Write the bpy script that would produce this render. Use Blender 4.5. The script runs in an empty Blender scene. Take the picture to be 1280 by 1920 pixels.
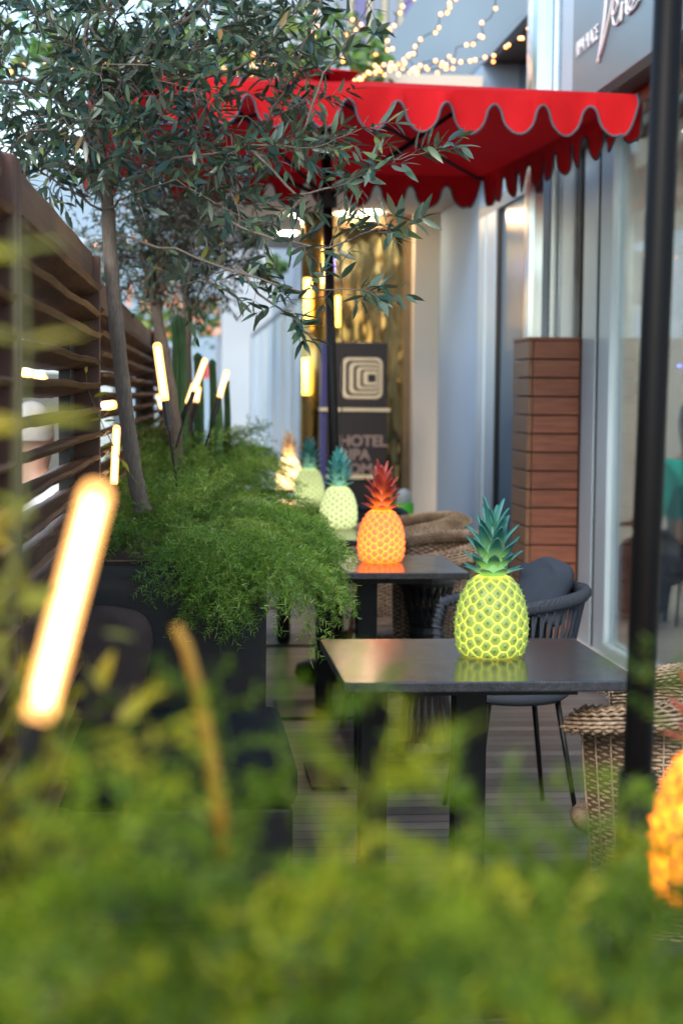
import bpy, bmesh, math, random
import numpy as np
from mathutils import Vector, Matrix
R = math.radians
sc = bpy.context.scene
COL = sc.collection
rng = np.random.default_rng(7)
random.seed(7)

# ------------------------------------------------------------------ camera
CAMZ = 1.335
cam_d = bpy.data.cameras.new('camera'); cam = bpy.data.objects.new('camera', cam_d); COL.objects.link(cam)
cam_d.sensor_fit = 'VERTICAL'; cam_d.sensor_height = 36; cam_d.sensor_width = 24; cam_d.lens = 60
cam_d.clip_start = 0.05; cam_d.clip_end = 600
CM = (Matrix.Rotation(R(-5.36), 4, 'Z') @ Matrix.Rotation(R(90 - 3.94), 4, 'X') @ Matrix.Rotation(R(0.55), 4, 'Z'))
cam.matrix_world = Matrix.Translation((0, 0, CAMZ)) @ CM
cam_d.dof.use_dof = True; cam_d.dof.focus_distance = 4.35; cam_d.dof.aperture_fstop = 3.5
sc.camera = cam
M3 = CM.to_3x3()
def ray(px, py): return M3 @ Vector(((px - 640) / 3200, -(py - 960) / 3200, -1))
def at(px, py, Y):
    d = ray(px, py); t = Y / d.y; return Vector((0, 0, CAMZ)) + d * t
def onz(px, py, z):
    d = ray(px, py); t = (z - CAMZ) / d.z; return Vector((0, 0, CAMZ)) + d * t
def onx(px, py, x):
    d = ray(px, py); t = x / d.x; return Vector((0, 0, CAMZ)) + d * t

# ------------------------------------------------------------------ world, sun, exposure
SUN_EL, SUN_AZ = 38, 205          # soft evening light from behind the camera, to the left
w = bpy.data.worlds.new('World'); sc.world = w; w.use_nodes = True
nt = w.node_tree; bg = nt.nodes['Background']
sky = nt.nodes.new('ShaderNodeTexSky'); sky.sky_type = 'NISHITA'; sky.sun_disc = False
sky.sun_elevation = R(SUN_EL); sky.sun_rotation = R(SUN_AZ); sky.air_density = 1.3; sky.dust_density = 1.0; sky.ozone_density = 2.0
nt.links.new(sky.outputs[0], bg.inputs[0]); bg.inputs[1].default_value = 0.15
sl = bpy.data.lights.new('sun', 'SUN'); sun = bpy.data.objects.new('sun', sl); COL.objects.link(sun)
sl.energy = 1.0; sl.angle = R(22); sl.color = (1.0, 0.90, 0.76)
a = R(SUN_AZ)
sd = Vector((math.sin(a) * math.cos(R(SUN_EL)), math.cos(a) * math.cos(R(SUN_EL)), math.sin(R(SUN_EL))))
sun.rotation_euler = sd.to_track_quat('Z', 'Y').to_euler()
sc.view_settings.view_transform = 'Standard'; sc.view_settings.look = 'None'; sc.view_settings.gamma = 1
sc.view_settings.exposure = 1.45
sc.render.engine = 'CYCLES'
sc.cycles.use_denoising = True; sc.cycles.max_bounces = 8; sc.cycles.transparent_max_bounces = 12
sc.cycles.sample_clamp_indirect = 6; sc.cycles.caustics_reflective = False; sc.cycles.caustics_refractive = False

# ------------------------------------------------------------------ helpers
def tag(o, label=None, cat=None, group=None, kind=None):
    if label: o['label'] = label
    if cat: o['category'] = cat
    if group: o['group'] = group
    if kind: o['kind'] = kind
    return o
def thing(name, label, cat, loc=(0, 0, 0), rz=0, group=None):
    o = bpy.data.objects.new(name, None); COL.objects.link(o); o.empty_display_size = .1
    o.location = loc; o.rotation_euler = (0, 0, rz)
    return tag(o, label, cat, group)
def kids(o): return [c for c in COL.objects if c.parent is o]
def copy_tree(o, loc=None, rz=None, label=None):
    def rec(s, p):
        c = s.copy(); COL.objects.link(c); c.parent = p
        for k in kids(s): rec(k, c)
        return c
    c = rec(o, None)
    if loc is not None: c.location = loc
    if rz is not None: c.rotation_euler = (0, 0, rz)
    if label: c['label'] = label
    return c
class MB:
    def __init__(s): s.v = []; s.f = []; s.off = Vector((0, 0, 0))
    def add(s, vs, fs):
        n = len(s.v); s.v += [tuple(Vector(p)) for p in vs]; s.f += [tuple(i + n for i in f) for f in fs]; return s
    def box(s, x0, x1, y0, y1, z0, z1, M=None):
        p = [Vector(q) for q in ((x0,y0,z0),(x1,y0,z0),(x1,y1,z0),(x0,y1,z0),(x0,y0,z1),(x1,y0,z1),(x1,y1,z1),(x0,y1,z1))]
        if M is not None: p = [M @ q for q in p]
        return s.add(p, [(3,2,1,0),(4,5,6,7),(0,1,5,4),(1,2,6,5),(2,3,7,6),(3,0,4,7)])
    def tube(s, pts, r, n=8, closed=False, caps=True):
        pts = [Vector(p) for p in pts]; N = len(pts)
        rr = list(r) if hasattr(r, '__len__') else [r] * N
        up = None; rings = []
        for i in range(N):
            if closed: t = pts[(i + 1) % N] - pts[i - 1]
            else: t = pts[min(i + 1, N - 1)] - pts[max(i - 1, 0)]
            t.normalize()
            if up is None:
                up = Vector((0, 0, 1)) if abs(t.z) < .9 else Vector((1, 0, 0))
            sd_ = t.cross(up)
            if sd_.length < 1e-5: sd_ = t.orthogonal()
            sd_.normalize(); up = sd_.cross(t).normalized()
            rings.append([pts[i] + (sd_ * math.cos(2*math.pi*k/n) + up * math.sin(2*math.pi*k/n)) * rr[i] for k in range(n)])
        vs = [p for g in rings for p in g]; fs = []
        for i in range(N if closed else N - 1):
            j = (i + 1) % N
            for k in range(n):
                k2 = (k + 1) % n; fs.append((i*n+k, i*n+k2, j*n+k2, j*n+k))
        if caps and not closed:
            fs.append(tuple(range(n))[::-1]); fs.append(tuple((N-1)*n + k for k in range(n)))
        return s.add(vs, fs)
    def lathe(s, prof, n=24, c=(0, 0, 0)):
        vs = []; fs = []; m = len(prof)
        for r_, z in prof:
            for k in range(n):
                a_ = 2*math.pi*k/n; vs.append((c[0]+r_*math.cos(a_), c[1]+r_*math.sin(a_), c[2]+z))
        for i in range(m-1):
            for k in range(n):
                k2 = (k+1) % n; fs.append((i*n+k, i*n+k2, (i+1)*n+k2, (i+1)*n+k))
        fs.append(tuple(range(n))[::-1]); fs.append(tuple((m-1)*n+k for k in range(n)))
        return s.add(vs, fs)
    def grid(s, fn, nu, nv, wrap=False):
        vs = [fn(i / (nu if wrap else nu - 1), j / (nv - 1)) for j in range(nv) for i in range(nu)]; fs = []
        for j in range(nv - 1):
            for i in range(nu if wrap else nu - 1):
                i2 = (i + 1) % nu; fs.append((j*nu+i, j*nu+i2, (j+1)*nu+i2, (j+1)*nu+i))
        return s.add(vs, fs)
    def build(s, name, mat, parent=None, smooth=False, world=False, bevel=0, recalc=True):
        me = bpy.data.meshes.new(name)
        off = parent.location if (world and parent is not None) else Vector((0, 0, 0))
        me.from_pydata([(v[0]-off.x, v[1]-off.y, v[2]-off.z) for v in s.v], [], s.f)
        if recalc:
            bm = bmesh.new(); bm.from_mesh(me); bmesh.ops.recalc_face_normals(bm, faces=bm.faces)
            bm.to_mesh(me); bm.free()
        return link(name, me, mat, parent, smooth, bevel)
def link(name, me, mat, parent, smooth=False, bevel=0):
    if mat: me.materials.append(mat)
    if smooth: me.polygons.foreach_set('use_smooth', [True] * len(me.polygons))
    o = bpy.data.objects.new(name, me); COL.objects.link(o); o.parent = parent
    if bevel:
        b = o.modifiers.new('bevel', 'BEVEL'); b.width = bevel; b.segments = 2; b.limit_method = 'ANGLE'; b.angle_limit = R(40)
    return o
def np_mesh(name, v, tris, mat, parent, rnd=None, smooth=True, off=None):
    me = bpy.data.meshes.new(name)
    if off is not None: v = v - np.array(off)
    me.vertices.add(len(v)); me.vertices.foreach_set('co', v.astype(np.float32).ravel())
    n = len(tris); me.loops.add(n * 3); me.loops.foreach_set('vertex_index', tris.astype(np.int32).ravel())
    me.polygons.add(n); me.polygons.foreach_set('loop_start', np.arange(0, n * 3, 3, dtype=np.int32))
    me.polygons.foreach_set('loop_total', np.full(n, 3, dtype=np.int32))
    me.update(calc_edges=True)
    if rnd is not None:
        at_ = me.attributes.new('rnd', 'FLOAT', 'FACE'); at_.data.foreach_set('value', rnd.astype(np.float32))
    return link(name, me, mat, parent, smooth)
def tri_tube(pts, r0, r1):
    """thin three-sided tube as arrays"""
    P = np.array([tuple(p) for p in pts], float); N = len(P)
    T = np.gradient(P, axis=0); T /= np.linalg.norm(T, axis=1)[:, None] + 1e-9
    up = np.where(np.abs(T[:, 2:3]) < .9, np.array([[0, 0, 1.]]), np.array([[1., 0, 0]]))
    S = np.cross(T, up); S /= np.linalg.norm(S, axis=1)[:, None] + 1e-9; U = np.cross(S, T)
    rr = np.linspace(r0, r1, N)[:, None]; V = []
    for k in range(3):
        a_ = 2 * math.pi * k / 3; V.append(P + (S * math.cos(a_) + U * math.sin(a_)) * rr)
    V = np.stack(V, 1).reshape(-1, 3); F = []
    for i in range(N - 1):
        for k in range(3):
            k2 = (k + 1) % 3; a0, b0, c0, d0 = i*3+k, i*3+k2, (i+1)*3+k2, (i+1)*3+k
            F += [(a0, b0, c0), (a0, c0, d0)]
    return V, np.array(F)
def instance(tv, tt, Ms, P):
    k = len(P); V = np.einsum('kij,nj->kni', Ms, tv) + P[:, None, :]
    F = tt[None] + (np.arange(k) * len(tv))[:, None, None]
    return V.reshape(-1, 3), F.reshape(-1, 3)
def frames(D, roll=None):
    """matrices with X along D"""
    D = D / (np.linalg.norm(D, axis=1)[:, None] + 1e-9); k = len(D)
    ref = rng.normal(size=(k, 3)) if roll is None else roll
    Y = np.cross(ref, D); Y /= np.linalg.norm(Y, axis=1)[:, None] + 1e-9
    Z = np.cross(D, Y)
    return np.stack([D, Y, Z], axis=2)
def merge(L):
    V = []; F = []; n = 0
    for v, f in L: V.append(v); F.append(f + n); n += len(v)
    return np.concatenate(V), np.concatenate(F)

# ------------------------------------------------------------------ materials
class Mt:
    def __init__(s, name, rough=.6, metal=0, spec=.5):
        s.m = bpy.data.materials.new(name); s.m.use_nodes = True; s.t = s.m.node_tree; s.b = s.t.nodes['Principled BSDF']
        s.b.inputs['Roughness'].default_value = rough; s.b.inputs['Metallic'].default_value = metal
        s.b.inputs['Specular IOR Level'].default_value = spec; s._tc = None
    def n(s, t, **k):
        x = s.t.nodes.new('ShaderNode' + t)
        for a_, b_ in k.items():
            if a_ in x.inputs: x.inputs[a_].default_value = b_
            else: setattr(x, a_, b_)
        return x
    def l(s, a_, b_): s.t.links.new(a_, b_)
    def coord(s, scale=(1, 1, 1), out='Object', rot=(0, 0, 0)):
        tc = s.n('TexCoord'); mp = s.n('Mapping'); mp.inputs['Scale'].default_value = scale; mp.inputs['Rotation'].default_value = rot
        s.l(tc.outputs[out], mp.inputs[0]); return mp.outputs[0]
    def noise(s, scale, detail=4, c=None, rough=.55):
        x = s.n('TexNoise', Scale=scale, Detail=detail, Roughness=rough)
        s.l(c if c is not None else s.coord(), x.inputs['Vector']); return x.outputs['Fac']
    def ramp(s, fac, stops):
        x = s.n('ValToRGB'); e = x.color_ramp.elements
        while len(e) < len(stops): e.new(.5)
        for i, (p, c) in enumerate(stops): e[i].position = p; e[i].color = (*c, 1)
        s.l(fac, x.inputs[0]); return x.outputs[0]
    def base(s, sock): s.l(sock, s.b.inputs['Base Color']); return s
    def bump(s, sock, strength=.3, dist=.01):
        x = s.n('Bump', Strength=strength, Distance=dist); s.l(sock, x.inputs['Height']); s.l(x.outputs[0], s.b.inputs['Normal']); return s
    def roughs(s, fac, lo, hi):
        x = s.n('MapRange'); x.inputs['To Min'].default_value = lo; x.inputs['To Max'].default_value = hi
        s.l(fac, x.inputs['Value']); s.l(x.outputs[0], s.b.inputs['Roughness']); return s
def plain(name, c, rough=.6, metal=0, var=.12, nscale=9, bump=.05, spec=.5):
    m = Mt(name, rough, metal, spec); nz = m.noise(nscale, 6)
    m.base(m.ramp(nz, [(.3, tuple(x * (1 - var) for x in c)), (.7, tuple(min(1, x * (1 + var)) for x in c))]))
    if bump: m.bump(m.noise(nscale * 12, 3), bump, .004)
    m.roughs(nz, max(0, rough - .08), min(1, rough + .08))
    return m.m
def emit(name, c, s, base=(.8, .8, .8)):
    m = Mt(name, .4); m.b.inputs['Base Color'].default_value = (*base, 1)
    m.b.inputs['Emission Color'].default_value = (*c, 1); m.b.inputs['Emission Strength'].default_value = s; return m.m

def mat_deck():
    m = Mt('deck_boards', .45); c = m.coord()
    sx = m.n('SeparateXYZ'); m.l(c, sx.inputs[0])
    mul = m.n('Math', operation='MULTIPLY'); mul.inputs[1].default_value = 1 / .095; m.l(sx.outputs['Y'], mul.inputs[0])
    fr = m.n('Math', operation='FRACT'); m.l(mul.outputs[0], fr.inputs[0])
    fl = m.n('Math', operation='FLOOR'); m.l(mul.outputs[0], fl.inputs[0])
    wn = m.n('TexWhiteNoise', noise_dimensions='1D'); m.l(fl.outputs[0], wn.inputs['W'])
    st = m.noise(6, 8, m.coord((1.2, 30, 1)))
    mx = m.n('Math', operation='ADD'); m.l(wn.outputs['Value'], mx.inputs[0]); m.l(st, mx.inputs[1])
    hf = m.n('Math', operation='MULTIPLY'); hf.inputs[1].default_value = .5; m.l(mx.outputs[0], hf.inputs[0])
    col = m.ramp(hf.outputs[0], [(.2, (.05, .047, .047)), (.55, (.11, .10, .098)), (.85, (.18, .16, .15))])
    gap = m.ramp(fr.outputs[0], [(0, (0, 0, 0)), (.035, (0, 0, 0)), (.06, (1, 1, 1)), (.94, (1, 1, 1)), (.97, (0, 0, 0))])
    mm = m.n('MixRGB', blend_type='MULTIPLY'); mm.inputs[0].default_value = .93; m.l(col, mm.inputs[1]); m.l(gap, mm.inputs[2])
    m.base(mm.outputs[0])
    ad = m.n('Math', operation='ADD'); m.l(gap, ad.inputs[0]); sm = m.n('Math', operation='MULTIPLY'); sm.inputs[1].default_value = .15
    m.l(st, sm.inputs[0]); m.l(sm.outputs[0], ad.inputs[1]); m.bump(ad.outputs[0], .5, .006); m.roughs(st, .28, .6)
    return m.m
def mat_wood(name, c0, c1, c2, scale=(3, 40, 40), rough=.6, bump=.4, obj_rand=False):
    m = Mt(name, rough); st = m.noise(2.2, 9, m.coord(scale), .65); b2 = m.noise(1.5, 3)
    mx = m.n('Math', operation='ADD'); m.l(st, mx.inputs[0]); m.l(b2, mx.inputs[1])
    hf = m.n('Math', operation='MULTIPLY'); hf.inputs[1].default_value = .5; m.l(mx.outputs[0], hf.inputs[0])
    m.base(m.ramp(hf.outputs[0], [(.35, c0), (.5, c1), (.66, c2)])); m.bump(st, bump, .004); m.roughs(st, rough - .12, rough + .1)
    return m.m
def mat_leaf(name, stops, back, rough=.42, trans=.25, nscale=0, coat=0.0):
    m = Mt(name, rough)
    at_ = m.n('Attribute'); at_.attribute_name = 'rnd'
    col = m.ramp(at_.outputs['Fac'], stops)
    geo = m.n('NewGeometry'); mx = m.n('MixRGB'); m.l(geo.outputs['Backfacing'], mx.inputs[0]); m.l(col, mx.inputs[1])
    mb = m.n('MixRGB'); mb.inputs[0].default_value = .7; m.l(col, mb.inputs[1]); mb.inputs[2].default_value = (*back, 1)
    m.l(mb.outputs[0], mx.inputs[2]); m.base(mx.outputs[0])
    if trans:
        tr = m.n('BsdfTranslucent'); m.l(col, tr.inputs[0]); ms = m.n('MixShader'); ms.inputs[0].default_value = trans
        m.l(m.b.outputs[0], ms.inputs[1]); m.l(tr.outputs[0], ms.inputs[2])
        m.l(ms.outputs[0], m.t.nodes['Material Output'].inputs['Surface'])
    return m.m
def mat_fabric(name, c, trans=.15, rough=.85, weave=900):
    m = Mt(name, rough, spec=.15); nz = m.noise(3, 4); fine = m.noise(weave, 1)
    m.base(m.ramp(nz, [(.3, tuple(x * .88 for x in c)), (.7, tuple(min(1, x * 1.08) for x in c))]))
    ad = m.n('Math', operation='ADD'); m.l(fine, ad.inputs[0]); sc_ = m.n('Math', operation='MULTIPLY'); sc_.inputs[1].default_value = 6; m.l(m.noise(6, 3, m.coord((1, 1, .6))), sc_.inputs[0]); m.l(sc_.outputs[0], ad.inputs[1]); m.bump(ad.outputs[0], .3, .004)
    if trans:
        tr = m.n('BsdfTranslucent'); tr.inputs[0].default_value = (*c, 1); ms = m.n('MixShader'); ms.inputs[0].default_value = trans
        m.l(m.b.outputs[0], ms.inputs[1]); m.l(tr.outputs[0], ms.inputs[2]); m.l(ms.outputs[0], m.t.nodes['Material Output'].inputs['Surface'])
    return m.m
def mat_glass(name, tint=(.8, .9, .95), rough=.02, through=.6):
    m = Mt(name, rough); out = m.t.nodes['Material Output']; m.t.nodes.remove(m.b)
    gl = m.n('BsdfGlossy'); gl.inputs['Roughness'].default_value = rough; gl.inputs['Color'].default_value = (.62, .68, .72, 1)
    tr = m.n('BsdfTransparent'); tr.inputs[0].default_value = (*tint, 1)
    fz = m.n('Fresnel', IOR=1.5); mp = m.n('MapRange'); mp.inputs['To Min'].default_value = 1 - through; mp.inputs['To Max'].default_value = .8
    m.l(fz.outputs[0], mp.inputs['Value']); ms = m.n('MixShader'); m.l(mp.outputs[0], ms.inputs[0]); m.l(tr.outputs[0], ms.inputs[1]); m.l(gl.outputs[0], ms.inputs[2])
    m.l(ms.outputs[0], out.inputs['Surface']); return m.m
def mat_granite():
    m = Mt('polished_granite', .14, spec=.6); vo = m.n('TexVoronoi', Scale=260); m.l(m.coord(), vo.inputs['Vector'])
    nz = m.noise(60, 6); sp = m.ramp(vo.outputs['Distance'], [(0, (.26, .26, .27)), (.13, (.06, .06, .064)), (.5, (.028, .029, .032))])
    mx = m.n('MixRGB', blend_type='MULTIPLY'); mx.inputs[0].default_value = .6; m.l(sp, mx.inputs[1]); m.l(m.ramp(nz, [(.3, (.3, .3, .3)), (.7, (1.3, 1.3, 1.3))]), mx.inputs[2])
    m.base(mx.outputs[0]); m.roughs(m.noise(14, 5), .1, .26); m.bump(m.noise(40, 3), .02, .002); return m.m
def mat_rope(name, c):
    m = Mt(name, .8, spec=.2); wv = m.n('TexWave', Scale=110, Distortion=1.5); wv.bands_direction = 'DIAGONAL'; m.l(m.coord(), wv.inputs['Vector'])
    m.base(m.ramp(wv.outputs['Fac'], [(.1, tuple(x * .45 for x in c)), (.6, c), (1, tuple(x * 1.5 for x in c))])); m.bump(wv.outputs['Fac'], .6, .003); return m.m
def mat_wicker(name):
    m = Mt(name, .5); nz = m.noise(14, 5); n2 = m.noise(120, 2, m.coord((1, 1, 6)))
    mx = m.n('Math', operation='ADD'); m.l(nz, mx.inputs[0]); m.l(n2, mx.inputs[1]); hf = m.n('Math', operation='MULTIPLY'); hf.inputs[1].default_value = .5; m.l(mx.outputs[0], hf.inputs[0])
    m.base(m.ramp(hf.outputs[0], [(.36, (.11, .07, .04)), (.5, (.28, .19, .12)), (.62, (.48, .37, .25))])); return m.m
def mat_lamp_body(name, dark, glow, strength, gmin=.25, hot=(1, .8, .1)):
    """vinyl shell lit from inside: the thin grooves between the scales let more light out"""
    m = Mt(name, .45); at_ = m.n('Attribute'); at_.attribute_name = 'groove'; g = at_.outputs['Fac']
    m.base(m.ramp(g, [(0, dark), (1, glow)]))
    m.l(m.ramp(g, [(0, tuple(x * .55 + y * .45 for x, y in zip(glow, dark))), (.55, glow), (1, hot)]), m.b.inputs['Emission Color'])
    gl = m.n('Attribute'); gl.attribute_name = 'thin'
    st = m.n('MapRange'); st.inputs['To Min'].default_value = gmin * strength; st.inputs['To Max'].default_value = strength; m.l(g, st.inputs['Value'])
    mu = m.n('Math', operation='MULTIPLY'); m.l(st.outputs[0], mu.inputs[0]); m.l(gl.outputs['Fac'], mu.inputs[1]); m.l(mu.outputs[0], m.b.inputs['Emission Strength'])
    return m.m
def mat_lamp_crown(name, c, glow, strength):
    m = Mt(name, .45); m.base(m.ramp(m.noise(30, 3), [(.3, tuple(x * .8 for x in c)), (.7, tuple(x * 1.15 for x in c))]))
    m.b.inputs['Emission Color'].default_value = (*glow, 1)
    at_ = m.n('Attribute'); at_.attribute_name = 'thin'; mu = m.n('Math', operation='MULTIPLY'); mu.inputs[1].default_value = strength
    m.l(at_.outputs['Fac'], mu.inputs[0]); m.l(mu.outputs[0], m.b.inputs['Emission Strength']); return m.m

BLACK = plain('black_powder_coat', (.004, .004, .005), .45, 0, .1, 9, .04, .25)
BLACKM = plain('black_matte', (.01, .01, .011), .6)
DARKPL = mat_wood('planter_dark', (.004, .004, .005), (.007, .007, .007), (.012, .011, .010), (2, 2, 20), .5, .2)
GRANITE = mat_granite()
FENCEW = mat_wood('fence_timber', (.04, .016, .006), (.12, .048, .017), (.26, .12, .045), (30, 2.5, 60), .5, .9)
FENCEP = plain('fence_post_rust', (.085, .035, .024), .55, .2)
CLADW = mat_wood('cladding_wood', (.14, .045, .024), (.25, .085, .045), (.36, .145, .085), (2, 20, 26), .5, .25)
CLADW2 = mat_wood('cladding_wood_pale', (.16, .075, .035), (.24, .12, .06), (.3, .16, .09), (20, 2, 26), .5, .25)
BARK = mat_wood('olive_bark', (.06, .045, .034), (.13, .10, .078), (.22, .18, .14), (60, 60, 12), .8, .8)
RED = mat_fabric('red_canvas', (.52, .010, .014), .14)
PIPING = mat_fabric('grey_piping', (.09, .095, .12), 0)
CHAR = mat_fabric('charcoal_cloth', (.038, .05, .07), 0, .9, 400)
BROWNC = mat_fabric('brown_cloth', (.06, .042, .035), 0, .9, 400)
ROPE = mat_rope('charcoal_rope', (.055, .066, .085))
WICK = mat_wicker('wicker_cane')
LEGW = mat_wood('leg_wood', (.10, .045, .02), (.18, .08, .04), (.25, .12, .06), (30, 30, 3), .45, .1)
OLIVE = mat_leaf('olive_leaf', [(0, (.014, .040, .034)), (.4, (.028, .068, .048)), (.7, (.06, .11, .045)), (.9, (.13, .16, .035)), (1, (.22, .13, .04))], (.10, .14, .10), .30, .10)
FERN = mat_leaf('fern_needle', [(0, (.045, .12, .018)), (.5, (.13, .29, .030)), (.85, (.26, .42, .045)), (1, (.48, .50, .16))], (.18, .34, .06), .36, .42)
FERNF = mat_leaf('fern_needle_near', [(0, (.03, .09, .004)), (.5, (.14, .27, .006)), (.8, (.30, .42, .010)), (1, (.58, .52, .02))], (.17, .25, .012), .5, .4)
VINE = mat_leaf('vine_leaf', [(0, (.04, .12, .02)), (.6, (.10, .24, .04)), (1, (.28, .34, .06))], (.15, .26, .06), .5, .4)
CACT = plain('cactus_skin', (.035, .11, .03), .5, 0, .25, 20)
SILVER = plain('brushed_steel', (.62, .66, .70), .22, 1.0, .06, 3, 0)
WALLB = plain('pale_blue_wall', (.26, .36, .50), .75, 0, .05, 1.2, .03)
WALLW = plain('warm_white_wall', (.62, .55, .47), .75, 0, .05, 1.2, .03)
FASC = plain('grey_fascia', (.22, .27, .31), .5, .2, .08, 1.0, .02)
SOFFW = mat_wood('brown_soffit', (.03, .018, .012), (.07, .035, .022), (.11, .055, .035), (20, 2, 20), .6, .2)
FRAMEW = plain('white_frame', (.42, .53, .61), .4, .1, .04, 2, 0)
GLASS = mat_glass('shop_glass', (.94, .98, .99), .015, .97)
GLASSD = mat_glass('door_glass', (.35, .48, .55), .02, .45)
SIGNP = plain('sign_panel_grey', (.17, .22, .25), .35, .3, .05, 1, .01)
LETTER = plain('white_lettering', (.75, .77, .8), .5, 0, .03, 5, 0)
TUBE = emit('lamp_tube_core', (1.0, .60, .26), 6.5)
BULB = emit('bulb_glow', (1.0, .29, .015), 2.6)

# ------------------------------------------------------------------ setting
o = MB().box(-400, 400, -200, 600, -.6, -.02).build('ground', plain('street_paving', (.16, .16, .17), .8, 0, .2, .7, .1)); tag(o, kind='structure')
o = MB().grid(lambda u, v: (-.62 + 2.6 * u, -3 + 24 * v, 0), 2, 2).build('terrace_floor', mat_deck()); tag(o, kind='structure')

# ------------------------------------------------------------------ hotel building
hotel = thing('hotel_building', 'pale grey hotel front with glazed shopfronts and steel pilaster along the right side', 'building', (2.0, 8, 0))
def hp(mb, name, mat, parent=None, **k):
    if parent is None: return mb.build(name, mat, hotel, world=True, **k)
    o_ = MB(); o_.v = [(v[0]-2.0, v[1]-8, v[2]) for v in mb.v]; o_.f = mb.f
    return o_.build(name, mat, parent, **k)
hp(MB().box(1.87, 2.12, 2.0, 13.36, 0, .12), 'base_kerb', plain('sill_stone', (.50, .50, .49), .6), bevel=.008)
hp(MB().box(2.0, 2.4, 11.53, 13.36, .12, 3.57), 'wall', WALLB)
# canopy return wall lit by the downlights
hp(MB().box(1.80, 1.998, 13.30, 13.46, 0, 2.747), 'return_wall', WALLW)
hp(MB().box(-.1, 1.985, 11.4, 16.8, 2.75, 3.46), 'canopy', plain('canopy_plaster', (.66, .60, .52), .8, 0, .04, 1, .02))
hp(MB().box(2.0, 3.0, 9.0, 17.4, 3.60, 4.76).box(2.0, 2.06, 9.0, 17.4, 3.56, 3.598), 'fascia', FASC)
hp(MB().box(2.062, 3.0, 9.0, 17.4, 3.575, 3.597), 'soffit', SOFFW)
hp(MB().box(2.25, 2.3, 8.9, 11.5, 2.6, 3.57), 'upper_window', mat_glass('upper_glass', (.3, .4, .45), .03, .3))
hp(MB().box(1.99, 2.3, 8.95, 11.5, 2.52, 2.598), 'transom', FASC)
# far door beyond the wooden pillar
fr = hp(MB().box(1.985, 2.07, 11.22, 11.47, .12, 2.52).box(1.985, 2.07, 10.84, 11.16, .12, 2.52).box(1.985, 2.07, 8.95, 9.1, .12, 2.52).box(2.0, 2.05, 9.1, 10.84, .12, .2), 'door', FRAMEW, bevel=.006)
hp(MB().box(2.0, 2.06, 11.475, 11.525, .12, 2.52).box(1.99, 2.06, 10.76, 10.835, .12, 2.52), 'gasket', BLACKM, fr)
hp(MB().box(2.015, 2.025, 9.1, 10.76, .2, 2.52), 'pane', plain('door_pane_frosted', (.20, .28, .34), .16, 0, .05, 1, 0), fr)
# steel pilaster above wooden cladding
prof = [(1.752, 8.72), (1.752, 8.62), (1.765, 8.56), (1.80, 8.52), (1.835, 8.53), (1.85, 8.56), (1.86, 8.60), (1.875, 8.60), (1.885, 8.55), (1.90, 8.52), (1.995, 8.52), (1.995, 8.80), (1.76, 8.80)]
pm = MB(); N = len(prof); pm.add([(x, y, 1.60) for x, y in prof] + [(x, y, 3.6) for x, y in prof], [(i, (i+1) % N, N+(i+1) % N, N+i) for i in range(N)] + [tuple(range(N))[::-1], tuple(range(N, 2*N))])
hp(pm, 'steel_pilaster', SILVER)
# shop window on the right
wf = hp(MB().box(1.985, 2.07, 8.14, 8.41, .12, 2.62).box(1.995, 2.06, 7.90, 8.12, .12, 2.62).box(1.985, 2.07, 3.2, 7.895, .12, .17).box(1.985, 2.07, 3.2, 7.895, 2.56, 2.62).box(1.985, 2.07, 6.0, 6.1, .17, 2.56), 'shop_window', FRAMEW, bevel=.006)
hp(MB().box(2.0, 2.06, 8.415, 8.75, .12, 2.62).box(1.99, 2.06, 8.121, 8.139, .12, 2.62), 'gasket', BLACKM, wf)
hp(MB().box(2.02, 2.03, 3.2, 5.995, .17, 2.56).box(2.02, 2.03, 6.105, 7.895, .17, 2.56), 'pane', GLASS, wf)
hp(MB().box(1.76, 2.4, 4.0, 8.45, 2.622, 2.66), 'shop_soffit', SOFFW)
hp(MB().box(1.9, 2.0, 4.0, 8.4, 2.56, 2.62), 'soffit_board', mat_wood('red_board', (.10, .03, .015), (.18, .06, .03), (.24, .1, .05), (20, 3, 20), .5))
hp(MB().box(2.1, 5.5, 2.8, 12.8, 0.0, .121), 'inner_floor', plain('inner_floor_tile', (.35, .33, .3), .3))
hp(MB().box(4.6, 4.7, 2.8, 12.8, .122, 3.2).box(2.41, 4.6, 11.6, 11.7, .122, 3.2), 'inner_wall', plain('inner_wall_cream', (.62, .60, .55), .8))
hp(MB().box(2.42, 4.6, 2.8, 12.8, 3.0, 3.05), 'inner_ceiling', plain('inner_ceiling_white', (.6, .58, .53), .8))
for y in (5.5, 7.5, 9.5): hp(MB().box(2.9, 3.7, y, y + .9, 2.97, 2.99), 'added_fill_panel', emit('added_fill_glow', (1, .90, .78), 16))  # glowing panels added under the ceiling to brighten the shop interior
for z in (.85, 1.0): pass
# sign
sg = thing('shop_sign', 'grey panel sign with white script lettering above the shop window', 'sign', (1.74, 6.5, 2.62))
MB().box(1.74, 1.80, 4.0, 7.66, 2.62, 3.75).build('panel', SIGNP, sg, world=True, bevel=.004)
MB().box(1.745, 1.798, 7.662, 7.9, 2.665, 3.75).build('side_trim', FRAMEW, sg, world=True)
def text_mesh(name, body, size, mat, parent, Mw, bold=0, ext=.004, spacing=1.0):
    cu = bpy.data.curves.new(name, 'FONT'); cu.body = body; cu.size = size; cu.offset = bold; cu.extrude = ext; cu.space_character = spacing
    to = bpy.data.objects.new(name, cu); COL.objects.link(to); bpy.context.view_layer.update()
    me = bpy.data.meshes.new_from_object(to.evaluated_get(bpy.context.evaluated_depsgraph_get())); bpy.data.objects.remove(to)
    me.transform(Mw); me.name = name
    me.materials.clear(); return link(name, me, mat, parent)
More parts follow.
